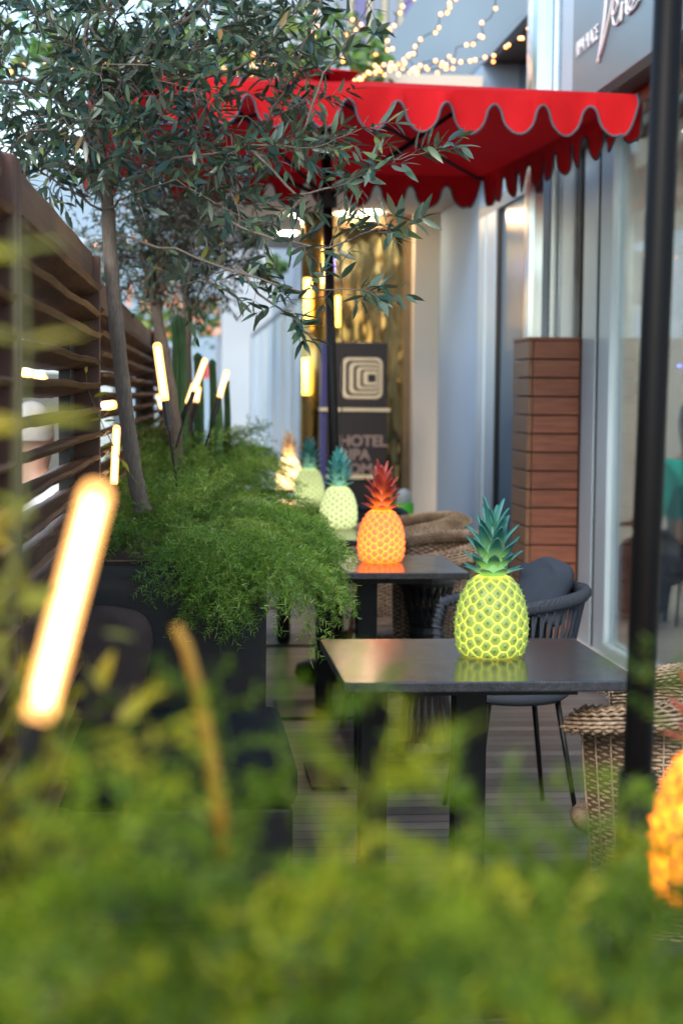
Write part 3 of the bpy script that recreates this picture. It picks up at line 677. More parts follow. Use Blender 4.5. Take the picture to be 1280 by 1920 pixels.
def fern(label, spots, mat, variants, group=None, name='asparagus_fern', spread=(.2, .8), sig=.24):
    """spots: list of (pos, azimuth, scale, variant index)"""
    base = spots[0][0]; V = []; F = []; Rn = []; n = 0
    for p, az, s_, vi in spots:
        v, f = variants[vi]; c_, s1 = math.cos(az), math.sin(az)
        Rz = np.array([[c_, -s1, 0], [s1, c_, 0], [0, 0, 1]]) * s_
        tl = rng.normal(0, .12); Rx = np.array([[1, 0, 0], [0, math.cos(tl), -math.sin(tl)], [0, math.sin(tl), math.cos(tl)]])
        V.append(v @ (Rz @ Rx).T + np.array(p)); F.append(f + n); n += len(v)
        Rn.append(np.clip(rng.normal(rng.uniform(*spread), sig, len(f)), 0, 1))
    me_o = np_mesh(name, np.concatenate(V), np.concatenate(F), mat, None, np.concatenate(Rn), False, base)
    me_o.location = base; tag(me_o, label, 'fern', group); return me_o
rng = np.random.default_rng(21)
VA = [frond(.34, R(e0), R(e1)) for e0, e1 in ((75, -30), (60, -50), (50, -75), (30, -80), (80, 10), (40, -60), (15, -85), (65, -70))]
VL = [frond(.34, R(e0), R(e1), .018, .0026, .6) for e0, e1 in ((75, -30), (60, -50), (40, -70), (80, 20), (55, -10))]
sp = []
for i in range(215):
    y = rng.uniform(4.72, 6.9); x_ = rng.uniform(-.2, .24); k = rng.random()
    az = rng.uniform(-math.pi, math.pi)
    if k < .42 and x_ > .05: az = rng.normal(0, .6)
    if y < 5.0 and k > .5: az = rng.normal(-math.pi * .45, .6)
    if x_ < -.02 and y < 5.1 and rng.random() < .75: continue
    vi = int(rng.choice([0, 1, 2, 4, 5, 7])) if x_ < .12 and y > 4.95 else int(rng.choice([1, 2, 3, 5, 6, 7]))
    bz_ = .84 + .10 * rng.random() * (1 if x_ < .15 else .4)
    sp.append(((x_, y, bz_), az, rng.uniform(.6, 1.05), vi))
for i in range(95):      # trailing curtain over the right-hand edge and the front corner
    y = rng.uniform(4.7, 6.3); sp.append(((rng.uniform(.18, .27), y, rng.uniform(.82, .92)), rng.normal(-.1, .5), rng.uniform(.75, 1.15), int(rng.choice([2, 3, 6, 7]))))
for i in range(60):
    sp.append(((rng.uniform(.0, .25), rng.uniform(4.68, 4.8), rng.uniform(.82, .92)), rng.normal(-1.4, .5), rng.uniform(.6, 1.0), int(rng.choice([2, 3, 6, 7]))))
fern('feathery green fern drooping over the corner of the near planter', sp, FERN, VA, 'feathery ferns')
sp = []
for i in range(230):
    y = rng.uniform(7.0, 9.7); x_ = rng.uniform(-.2, .24); az = rng.uniform(-math.pi, math.pi) if x_ < .1 else rng.normal(0, .9)
    sp.append(((x_, y, .86 + .1 * rng.random()), az, rng.uniform(.8, 1.25), int(rng.integers(0, 5))))
fern('blurred fern growing round the cacti in the far planter', sp, FERN, VL, 'feathery ferns')
# foreground, out of focus
VF = [frond(.28, R(e0), R(e1), .014, .0026, .7, .26) for e0, e1 in ((80, 10), (70, -20), (60, -40), (85, 40), (50, -30))]
def fore(label, n_, xr, yr, z0, zr, sc_=(.7, 1.1)):
    s_ = []
    for i in range(n_):
        s_.append(((rng.uniform(*xr), rng.uniform(*yr), z0 + rng.uniform(*zr)), rng.uniform(-math.pi, math.pi), rng.uniform(*sc_), int(rng.integers(0, 5))))
    fern(label, s_, FERNF, VF, 'feathery ferns', spread=(-.1, 1.15), sig=.10)
fore('blurred foreground fern along the bottom edge at left', 135, (-.30, .06), (.62, 1.25), .795, (0, .17), (.7, 1.15))
fore('blurred foreground fern along the bottom edge in the middle', 110, (.05, .26), (.62, 1.25), .69, (0, .12))
fore('blurred foreground fern along the bottom edge at right', 120, (.24, .50), (.62, 1.25), .78, (0, .15), (.75, 1.15))
fore('tall wispy fern blurred before the right end of the nearest clear table', 14, (.195, .245), (.66, .80), .89, (0, .05), (.7, 1.0))

# broad leaved shoots close to the camera
def shoot(label, pts, leaves, mat, size, name='leafy_shoot', rad=.0022, cat='plant'):
    root = thing(name, label, cat, pts[0]); off = root.location
    MB().tube([p for p in pts], [rad * (1 - .5 * i / (len(pts)-1)) for i in range(len(pts))], 7).build('stem', mat if name == 'dry_stalk' else BARKG, root, world=True, smooth=True)
    if leaves:
        P = np.array([tuple(l_[0]) for l_ in leaves]); D = np.array([l_[1] for l_ in leaves], float); S_ = np.array([size * l_[2] for l_ in leaves])
        tv_, tf_ = leaf_template(1, .34, .1, .15)
        Ms = frames(D, np.tile([[0.2, -.6, 1.]], (len(P), 1)) + rng.normal(size=(len(P), 3)) * .3) * S_[:, None, None]
        v, f = instance(tv_, tf_, Ms, P); np_mesh('leaves', v, f, mat, root, np.repeat(rng.uniform(.3, 1, len(P)), len(tf_)), True, tuple(off))
BARKG = plain('green_stem', (.16, .17, .05), .6)
LEAFY = mat_leaf('yellow_green_leaf_glow', [(0, (.16, .20, .02)), (.5, (.34, .34, .02)), (1, (.62, .46, .03))], (.42, .42, .20), .35, .4)  # yellow green leaf, with the near tube's golden glow painted into its colour
STALK = plain('ochre_stalk', (.42, .22, .02), .6)
d1 = .95
shoot('blurred upright shoot with yellow green leaves at the left edge', [at(35, 1150, d1), at(38, 900, d1), at(45, 650, d1), at(35, 420, d1)],
      [(at(38, 640, d1), (-.8, .1, .25), 1), (at(38, 650, d1), (1, .1, .35), 1.1), (at(42, 790, d1), (1, -.1, .15), 1.15), (at(42, 800, d1), (-1, 0, .1), 1), (at(38, 980, d1), (-1, 0, .2), .9), (at(36, 470, d1), (1, .2, .35), .8), (at(36, 480, d1), (-1, .2, .2), .8),
       (at(20, 1140, d1), (.8, .1, .3), .9)], LEAFY, .036)
def blades(label, base_px, n_, spread, zsp, y0):
    ls = []; c0 = at(*base_px, y0)
    for i in range(n_):
        q_ = c0 + Vector((rng.uniform(-spread, spread), rng.uniform(-.08, .08), rng.uniform(-zsp, zsp)))
        ls.append((q_, tuple(rng.normal(size=3) * np.array([1, .5, .8]) + np.array([0, 0, .3])), rng.uniform(.6, 1.1)))
    shoot(label, [c0 - Vector((0, 0, zsp * 1.3)), c0, c0 + Vector((.005, 0, zsp))], ls, LEAFY, .034)
blades('cluster of leaves with painted yellow tube glow round the foot of the nearest light tube', (70, 1290), 40, .06, .055, 1.2)
blades('cluster of leaves with painted yellow tube glow at the left edge above the bench cushion', (15, 1130), 26, .03, .07, 1.2)
d2 = 1.25
shoot('curved ochre stalk leaning left in the foreground', [at(430, 1640, d2), at(405, 1480, d2), at(378, 1320, d2), at(350, 1215, d2), at(330, 1172, d2)], [], STALK, .03, 'dry_stalk', .0075)
shoot('small leafy sprig arching before the first fence post', [at(262, 915, 5.0), at(225, 860, 5.0), at(190, 790, 5.0), at(165, 730, 5.0), at(160, 690, 5.0)],
      [(at(175, 745, 5), (.8, 0, .35), 1.2), (at(190, 785, 5), (-.7, 0, -.1), .8), (at(195, 790, 5), (.8, 0, .15), .9), (at(215, 835, 5), (-1, 0, -.1), 1.1), (at(228, 862, 5), (.5, -.4, -.6), 1.1), (at(162, 700, 5), (.0, 0, 1), .9)], LEAFY, .042, rad=.0018)

# ------------------------------------------------------------------ cacti
def cactus(px, y_top, py_base, r_, Y, label):
    b0 = at(px, py_base, Y); h = at(px, y_top, Y).z - b0.z
    mb = MB()
    def fn(u, v):
        a_ = u * 2 * math.pi; rr = r_ * (1 + .16 * math.cos(9 * a_)) * (math.sqrt(max(0, 1 - ((v - .93) / .07) ** 2)) if v > .93 else (.92 + .08 * math.sin(v * 5))) 
        return (rr * math.cos(a_) + .01 * math.sin(v * 3), rr * math.sin(a_), h * v)
    mb.grid(fn, 72, 40, wrap=True); o_ = mb.build('column_cactus', CACT, None, smooth=True); o_.location = b0; tag(o_, label, 'cactus', 'column cacti in the far planter')
cactus(333, 590, 890, .034, 7.9, 'tallest column cactus between the two olive trunks')
cactus(369, 660, 890, .022, 8.1, 'column cactus just right of the straight olive trunk')
cactus(396, 672, 890, .018, 8.2, 'slim column cactus behind the angled light tube')
cactus(422, 710, 880, .016, 8.3, 'rightmost short column cactus beside the right light tube')
cactus(407, 735, 880, .017, 8.0, 'short stubby column cactus between two slimmer ones')

# ------------------------------------------------------------------ tables
def make_table(W=.62):
    t = thing('cafe_table', '', 'table', (0, 0, 0), 0, 'square granite cafe tables')
    MB().box(-W/2, W/2, -W/2, W/2, .728, .75).build('tabletop', GRANITE, t, bevel=.003)
    MB().box(-.035, .035, -.035, .035, .012, .70).build('leg', BLACK, t, bevel=.003)
    MB().box(-.2, .2, -.2, .2, .702, .727).build('top_bracket', BLACK, t)
    MB().box(-.2, .2, -.2, .2, 0, .011).build('base_plate', BLACK, t, bevel=.002)
    return t
TABS = [((.640, 3.735), 'granite cafe table in focus carrying the big yellow green pineapple lamp'),
        ((.640, 5.87), 'granite cafe table carrying the orange pineapple lamp with red leaves'),
        ((.60, 7.12), 'granite cafe table under the pale green pineapple lamp behind the orange one'),
        ((.55, 9.15), 'granite cafe table under the fourth, blurred pale green pineapple lamp'),
        ((.45, 10.75), 'farthest granite cafe table, under the warm white pineapple lamp'),
        ((.92, 1.92), 'granite cafe table in the bottom right corner under the glowing orange lamp')]
T0 = make_table()
for i, ((x_, y_), lb_) in enumerate(TABS):
    t_ = T0 if i == 0 else copy_tree(T0)
    t_.location = (x_, y_, 0); t_['label'] = lb_
# table 1 has a second flat leg
MB().box(-.245, -.185, -.03, .03, .0115, .70).build('leg', BLACK, T0, bevel=.003)

# ------------------------------------------------------------------ pineapple lamps
def pineapple_meshes(n_leaf=11):
    H = .182; NU, NV = 300, 180; rows = 14; cols = 12
    prof = [(0, .060), (.03, .068), (.12, .0745), (.3, .0785), (.45, .0775), (.6, .0735), (.75, .066), (.88, .054), (.96, .043), (1, .034)]
    pz, pr_ = zip(*prof)
    U, Vv = np.meshgrid(np.arange(NU) / NU, np.linspace(0, 1, NV)); r0 = np.interp(Vv, pz, pr_)
    k_ = np.clip(Vv, 0, 1); r0 = r0 * np.where(Vv < .02, .9 + 5 * Vv, 1)
    gv = Vv * rows; gu = U * cols; best = np.full(U.shape, 9.); second = np.full(U.shape, 9.); eyex = np.zeros(U.shape); eyey = np.zeros(U.shape)
    for rj in range(-1, rows + 2):
        for ci in range(-1, cols + 2):
            jr = random.Random((ci % cols) * 31 + rj * 7); cx = ci + (.5 if rj % 2 else 0) + jr.uniform(-.09, .09) + .012 * rj; cy = rj + .5 + jr.uniform(-.22, .22)
            dx = gu - cx; dy = gv - cy; d = np.sqrt((dx * np.maximum(r0, .045) * 2 * math.pi / cols)**2 + (dy * H / rows)**2) / .0245
            m_ = d < best; second = np.where(m_, best, np.minimum(second, d)); eyex = np.where(m_, dx, eyex); eyey = np.where(m_, dy, eyey); best = np.where(m_, d, best)
    ex = eyex * r0 * 2 * math.pi / cols / .0245; ey = eyey * H / rows / .0245
    edge = np.clip((second - best) / .30, 0, 1); groove = 1 - np.clip(edge * 1.5, 0, 1) ** .7
    pad = edge ** .6 * .0042
    star = np.clip(1 - best / .42, 0, 1)
    ridge = (np.exp(-(ex / .035) ** 2) + np.exp(-((np.abs(ex) - .10 - .5 * np.maximum(0, -ey)) / .035) ** 2) * .6) * star * .0026 * (ey < .1)
    spike = np.exp(-((ex / .07) ** 2 + ((ey - .10) / .09) ** 2)) * .0042
    fade = np.clip((1 - Vv) / .05, 0, 1) * np.clip(Vv / .03, 0, 1)
    r = r0 + (pad + ridge + spike) * fade
    A = U * 2 * math.pi; P = np.stack([r * np.cos(A), r * np.sin(A), Vv * H], -1).reshape(-1, 3)
    groove = np.clip(groove * .80 + .20 * (1 - star) + .10 - ridge * 110 - spike * 70, 0, 1) * fade + (1 - fade) * .9
    thin = (1.25 - .75 * np.abs(Vv - .32) ** .9 * 1.0); thin = np.where(Vv < .06, thin * .8, thin); thin = np.where(Vv > .9, thin * 1.15, thin)
    n = NU * NV; idx = np.arange(n).reshape(NV, NU); a0 = idx[:-1]; b0 = np.roll(idx, -1, 1)[:-1]; c0 = np.roll(idx, -1, 1)[1:]; d0 = idx[1:]
    F = np.concatenate([np.stack([a0, b0, c0], -1).reshape(-1, 3), np.stack([a0, c0, d0], -1).reshape(-1, 3)])
    # caps
    P = np.concatenate([P, [[0, 0, .001], [0, 0, H]]]); F = np.concatenate([F, [[n, (i+1) % NU, i] for i in range(NU)], [[n+1, n-NU+i, n-NU+(i+1) % NU] for i in range(NU)]])
    body = (P, F, np.append(groove.ravel(), [.5, .9]), np.append(thin.ravel(), [.8, 1.2]))
    # crown of stiff leaves
    mb = MB(); th = []; pr2 = random.Random(4)
    tiers = [(8, .004, .024, .042, .030, 68), (8, .020, .019, .048, .032, 52), (7, .040, .015, .055, .033, 41), (6, .060, .011, .058, .033, 33), (5, .080, .008, .060, .030, 27), (4, .099, .005, .060, .027, 20), (2, .114, .002, .058, .024, 13)]
    for ti, (cnt, z0, rr, L, W, til) in enumerate(tiers):
        for k in range(cnt):
            az = 2 * math.pi * (k + .5 * (ti % 2)) / cnt + pr2.uniform(-.12, .12); L2 = L * pr2.uniform(.9, 1.12); tl = R(til + pr2.uniform(-5, 5))
            n0 = len(mb.v)
            def fn(u, v, az=az, L2=L2, tl=tl, z0=z0, rr=rr, W=W):
                w_ = W * (.75 + .6 * v - 1.35 * v ** 2.2) if v < 1 else 0; w_ = max(w_, .0003)
                s_ = (u - .5) * 2; bend = tl + .55 * v * v - .15
                rad = rr + L2 * (math.sin(tl) * v + .22 * v * v * math.sin(tl + .5)); z = z0 + L2 * (math.cos(tl) * v + .10*v - .08 * v * v)
                rad -= abs(s_) ** 1.6 * w_ * -.28 * (1 - .3 * v) ; th_ = s_ * w_ / 2
                rad -= .0035 * (1 - abs(s_))
                return (rad * math.cos(az) - th_ * math.sin(az), rad * math.sin(az) + th_ * math.cos(az), z)
            mb.grid(fn, 7, 9)
            for q in range(len(mb.v) - n0): th.append(max(0, 1 - (q // 7) / 8 * 1.9) * max(.12, 1 - z0 / .085))
    n0 = len(mb.v); mb.lathe([(.030, -.004), (.026, .02), (.017, .05), (.010, .09), (.004, .12)], 20); th += [max(0, 1 - v[2] / .09) for v in mb.v[n0:]]
    return body, (mb, th)
BODY, CROWN = pineapple_meshes()
def lamp(label, loc, matb, matc, rz=0, s=1.0):
    r_ = thing('pineapple_lamp', label, 'lamp', loc, rz, 'glowing pineapple lamps'); r_.scale = (s, s, s)
    P, F, g, th = BODY
    me = bpy.data.meshes.new('shell'); me.vertices.add(len(P)); me.vertices.foreach_set('co', P.astype(np.float32).ravel()); n = len(F)
    me.loops.add(n*3); me.loops.foreach_set('vertex_index', F.astype(np.int32).ravel()); me.polygons.add(n)
    me.polygons.foreach_set('loop_start', np.arange(0, n*3, 3, dtype=np.int32)); me.polygons.foreach_set('loop_total', np.full(n, 3, dtype=np.int32)); me.update(calc_edges=True)
    for nm, ar in (('groove', g), ('thin', th)): a_ = me.attributes.new(nm, 'FLOAT', 'POINT'); a_.data.foreach_set('value', ar.astype(np.float32))
    link('shell', me, matb, r_, True)
    mb, tc = CROWN; co = mb.build('leaf_crown', matc, r_, smooth=True, recalc=False); a_ = co.data.attributes.new('thin', 'FLOAT', 'POINT'); a_.data.foreach_set('value', tc)
    co.location = (0, 0, .182); so = co.modifiers.new('thick', 'SOLIDIFY'); so.thickness = .0018
    return r_
LB1 = mat_lamp_body('lamp_yellow_green', (.12, .19, .06), (.34, .42, .05), .56, .26, (.95, .88, .10))
LC1 = mat_lamp_crown('crown_teal', (.035, .17, .15), (.40, .75, .10), .30)
LB2 = mat_lamp_body('lamp_orange', (.80, .13, .06), (1.0, .15, .015), 1.15, .42, (1, .38, .02))
LC2 = mat_lamp_crown('crown_red', (.42, .055, .045), (1.0, .22, .02), .5)
LB3 = mat_lamp_body('lamp_pale_green', (.36, .44, .28), (.55, .64, .24), .50, .38, (.88, .90, .34))
LC3 = mat_lamp_crown('crown_pale_teal', (.07, .33, .33), (.5, .85, .5), .2)
LB5 = mat_lamp_body('lamp_warm_white', (.75, .55, .3), (1, .66, .25), 1.5, .5, (1, .75, .4))
LC5 = mat_lamp_crown('crown_cream', (.75, .55, .36), (1, .6, .2), .9)
LB6 = mat_lamp_body('lamp_orange_near', (.8, .14, .03), (1.0, .24, .01), 1.9, .5, (1, .48, .02))
TZ = .7505
lamp('big yellow green pineapple lamp with teal leaves, sharp on the nearest clear table', onz(920, 1229, TZ), LB1, LC1, .2)
lamp('orange pineapple lamp with red leaves glowing on the second table', onz(714, 1053, TZ), LB2, LC2, .6)
lamp('pale green pineapple lamp with pale teal leaves just left of the orange one', onz(634, 990, TZ), LB3, LC3, 1.1)
lamp('pale green pineapple lamp half hidden by the fern tips, fourth back', onz(579, 941, TZ), LB3, LC3, .4)
lamp('warm white pineapple lamp, smallest and farthest of the row', onz(541, 911, TZ), LB5, LC5, .9)
lamp('orange pineapple lamp with red leaves cut by the right edge of the photo', onz(1350, 1694, TZ), LB6, LC2, 1.5)

# ------------------------------------------------------------------ light stakes
def mat_sleeve():
    m = Mt('frosted_sleeve', .25); em_ = m.n('Emission', Strength=1.5); em_.inputs[0].default_value = (1, .47, .14, 1)
    tr = m.n('BsdfTransparent'); ms = m.n('MixShader'); ms.inputs[0].default_value = .55; m.l(tr.outputs[0], ms.inputs[1]); m.l(em_.outputs[0], ms.inputs[2])
    m.l(ms.outputs[0], m.t.nodes['Material Output'].inputs['Surface']); return m.m
SLEEVE = mat_sleeve()
TRIM = plain('tube_trim', (.03, .03, .032), .35, .5)
def stake(label, t0, t1, foot, Y, w=.0145):
    """t0 tube top, t1 tube bottom, foot where the rod ends (pixels at depth Y)"""
    a0, a1, a2 = at(*t0, Y), at(*t1, Y), at(*foot, Y)
    r_ = thing('light_stake', label, 'lamp', a2, 0, 'glowing tube lights on stakes')
    d = (a1 - a0).normalized(); L = (a1 - a0).length
    tb = MB().tube([a0 + (a0-a1).normalized()*w*.75, a0 + (a0-a1).normalized()*w*.55, a0, a1, a1 + d*w*.5], [w*.35, w*.75, w, w, w*.8], 20).build('light_tube', SLEEVE, r_, world=True, smooth=True)
    q_ = MB().tube([a0 - d*(-.004) - a2, a1 - d * .004 - a2], w * .55, 14); q_.build('glowing_core', TUBE, tb, smooth=True)
    MB().tube([a1 + d * .0005, a1 + d * .085], w * .82, 16).tube([a1 + d*.086, a1 + d*.1], w * .5, 12).build('holder', TRIM, r_, world=True)
    MB().tube([a1 + d * .1, a2], .0035, 8).build('rod', BLACK, r_, world=True)
stake('light tube on a black stake leaning left of the tall cactus, clearest of the row', (295, 648), (309, 748), (332, 912), 5.35)
stake('light tube glowing low behind the foot of the leaning olive trunk', (219, 802), (214, 905), (212, 1000), 5.5, .0125)
stake('light tube leaning right in front of the farther cacti', (384, 676), (364, 732), (330, 840), 6.6, .0125)
stake('rightmost light tube on a stake leaning right above the fern', (425, 698), (412, 743), (385, 838), 6.9, .0125)
stake('short light tube seen behind the rightward leaning tube, left one', (364, 722), (353, 755), (340, 840), 7.6)
stake('short light tube low behind two leaning tubes, right one', (372, 728), (368, 752), (362, 840), 8.0)
stake('small light tube almost hidden behind the clearest light tube', (297, 742), (304, 765), (316, 850), 8.2, .012)
stake('huge blurred light tube close to the camera at the left', (181, 925), (74, 1335), (10, 1600), 1.08, .0100)

# ------------------------------------------------------------------ chairs
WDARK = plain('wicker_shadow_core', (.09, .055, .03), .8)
def wicker_chair(label, loc, rz, rim=True, zb=.2, group='rattan tub chairs'):
    t = thing('rattan_chair', label, 'chair', loc, rz, group)
    body = MB(); a0, a1 = R(-128), R(128); ns = 64
    rows = int((.76 - zb) / .0085)
    def top(a_): return .672 + .098 * math.cos(a_ * .5) ** 2
    for j in range(rows):
        z = zb + j * .0085; pts = []
        for i in range(ns * 2 + 1):
            a_ = a0 + (a1 - a0) * i / (ns * 2)
            if z > top(a_) - .01: 
                if len(pts) > 3: body.tube(pts, .0038, 4)
                pts = []; continue
            r_ = .235 + .06 * ((z - zb) / (.76 - zb)) ** 1.2 + .0042 * math.cos(math.pi * i / 2 + math.pi * j) + .0012 * math.sin(i * 1.7 + j)
            pts.append((-r_ * math.cos(a_), r_ * math.sin(a_) * 1.0, z + .0012 * math.sin(i * .9 + j * 2)))
        if len(pts) > 3: body.tube(pts, .0038, 4)
    for i in range(0, ns + 1, 2):
        a_ = a0 + (a1 - a0) * i / ns
        body.tube([(-(.235 + .06 * s_) * math.cos(a_), (.235 + .06 * s_) * math.sin(a_), zb + (top(a_) - zb) * s_) for s_ in (0, .5, 1)], .0022, 4)
    body.build('woven_shell', WICK, t, smooth=True)
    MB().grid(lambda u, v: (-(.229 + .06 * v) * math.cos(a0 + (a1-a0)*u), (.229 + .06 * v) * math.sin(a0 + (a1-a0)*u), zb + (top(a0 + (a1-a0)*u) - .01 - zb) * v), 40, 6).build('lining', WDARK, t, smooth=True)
    rm = MB(); core = []; n_ = 220
    for i in range(n_ + 1):
        a_ = a0 + (a1 - a0) * i / n_; core.append(Vector((-.305 * math.cos(a_), .305 * math.sin(a_), top(a_))))
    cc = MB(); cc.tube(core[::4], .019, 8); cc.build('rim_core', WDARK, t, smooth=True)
    for j in range(18):
        an = 2 * math.pi * j / 18; pts = []
        for i in range(n_ + 1):
            a_ = a0 + (a1 - a0) * i / n_; w_ = .0034 * math.cos(math.pi * i / 2 + math.pi * j)
            rx = (.046 + w_) * math.cos(an); rz_ = (.023 + w_) * math.sin(an); k_ = rx * .25
            pts.append((-(.305 + rx) * math.cos(a_), (.305 + rx) * math.sin(a_), top(a_) + rz_ - k_))
        rm.tube(pts, .0044, 4)
    rm.build('rolled_rim', WICK, t, smooth=True)
    MB().lathe([(.20, .40), (.23, .405), (.235, .425), (.22, .44), (.0, .445)], 28).build('seat', WICK, t, smooth=True)
    for sx in (-1, 1):
        for sy in (-1, 1):
            MB().tube([(sx * .15, sy * .16, .39), (sx * .21, sy * .21, 0)], [.016, .011], 10).build('leg', LEGW, t, smooth=True)
    return t
W0 = wicker_chair('rattan tub chair partly under the right end of the nearest clear table', (1.09, 3.68, 0), R(158))
copy_tree(W0, (.90, 6.60, 0), R(195), 'rattan tub chair showing behind the table with the orange lamp')
copy_tree(W0, (.97, 7.75, 0), R(180), 'rattan tub chair farthest back, its rim above the orange lamp table')
W0.scale = (.95, .95, .94)
def rope_chair(label, loc, rz):
    t = thing('rope_chair', label, 'chair', loc, rz, 'charcoal rope armchairs')
    a0 = R(118); path = []; lo = []
    for i in range(41):
        a_ = -a0 + 2 * a0 * i / 40
        path.append(Vector((-.285 * math.cos(a_), .27 * math.sin(a_), .70 + .03 * math.cos(a_))))
    def front(sy): return [Vector((.22, sy * .232, .67)), Vector((.245, sy * .225, .60)), Vector((.24, sy * .21, .50)), Vector((.215, sy * .20, .42))]
    full = front(-1)[::-1] + path[1:-1] + front(1); rl_ = MB(); rl_.tube(full, .017, 10); cl = []
    for i in range((len(full) - 1) * 40):
        k = i // 40; f_ = i % 40 / 40; c_ = full[k].lerp(full[k+1], f_); tg = (full[k+1] - full[k]).normalized(); s1 = tg.cross(Vector((0, 0, 1))).normalized(); s2 = s1.cross(tg); an = i * 2 * math.pi / 9
        cl.append(c_ + (s1 * math.cos(an) + s2 * math.sin(an)) * .0185)
    rl_.tube(cl, .0042, 5); rl_.build('rail', ROPE, t, smooth=True)
    rp = MB()
    for i in range(62):
        f_ = 1.2 + i * (37.6 / 61); k = int(f_); top_ = path[k].lerp(path[min(k+1, 40)], f_ - k)
        a_ = -a0 + 2 * a0 * f_ / 40 + (.13 if i % 2 else -.13); bt = Vector((-.20 * math.cos(a_), .20 * math.sin(a_), .405))
        rp.tube([top_, top_.lerp(bt, .5) + Vector((0, 0, -.005)), bt], .0056, 6)
    rp.build('back_cords', ROPE, t, smooth=True)
    MB().lathe([(.0, .385), (.2, .385), (.225, .40), (.225, .42), (.2, .43), (.0, .43)], 32).build('seat', ROPE, t, smooth=True)
    for sx in (-1, 1):
        for sy in (-1, 1): MB().tube([(sx*.14, sy*.14, .39), (sx*.21, sy*.2, 0)], [.012, .009], 10).build('leg', BLACK, t, smooth=True)
    return t
RC = rope_chair('charcoal rope armchair holding a grey cushion behind the yellow green lamp', (1.045, 5.3, 0), R(187)); RC.scale = (.80, .84, .99)
copy_tree(RC, (.95, 8.95, 0), R(250), 'charcoal rope armchair, blurred, just behind the red lamp leaves')
cushion('cushion', 'dark grey cushion propped in the rope armchair', CHAR, at(1014, 1108, 5.36), (.22, .22, .10), R(-16), R(-50))
cs = thing('cord_stool', 'black hourglass stool of crossing cords under the orange lamp table', 'stool', (.905, 6.22, 0)); m_ = MB()
for k in range(20):
    a_ = 2 * math.pi * k / 20
    for sg_ in (-1, 1): m_.tube([(.095*math.cos(a_), .095*math.sin(a_), .64), (.055*math.cos(a_+sg_*.5), .055*math.sin(a_+sg_*.5), .46), (.10*math.cos(a_+sg_), .10*math.sin(a_+sg_), .06)], .005, 5)
m_.build('cords', BLACKM, cs); MB().lathe([(.1, .635), (.105, .65), (.10, .665)], 24).build('seat', BLACKM, cs); MB().lathe([(.065, .44), (.07, .46), (.065, .48)], 20).build('binding', BLACKM, cs); MB().lathe([(.11, 0), (.12, .03), (.1, .06)], 24).build('base', BLACKM, cs)
gv = thing('green_planter', 'tall lime green pot with white top beside the entrance', 'planter', at(757, 965, 10.6))
gb = at(757, 968, 10.6); gb.z = 0; gv.location = gb
MB().lathe([(.05, 0), (.055, .3), (.06, .66), (.055, .661), (.05, .6)], 24).build('pot', plain('lime_plastic', (.12, .75, .03), .35), gv, smooth=True)
MB().lathe([(.01, .6), (.045, .66), (.05, .71), (.03, .74), (.005, .75)], 18).build('white_top', plain('white_petals', (.75, .75, .65), .6), gv, smooth=True)

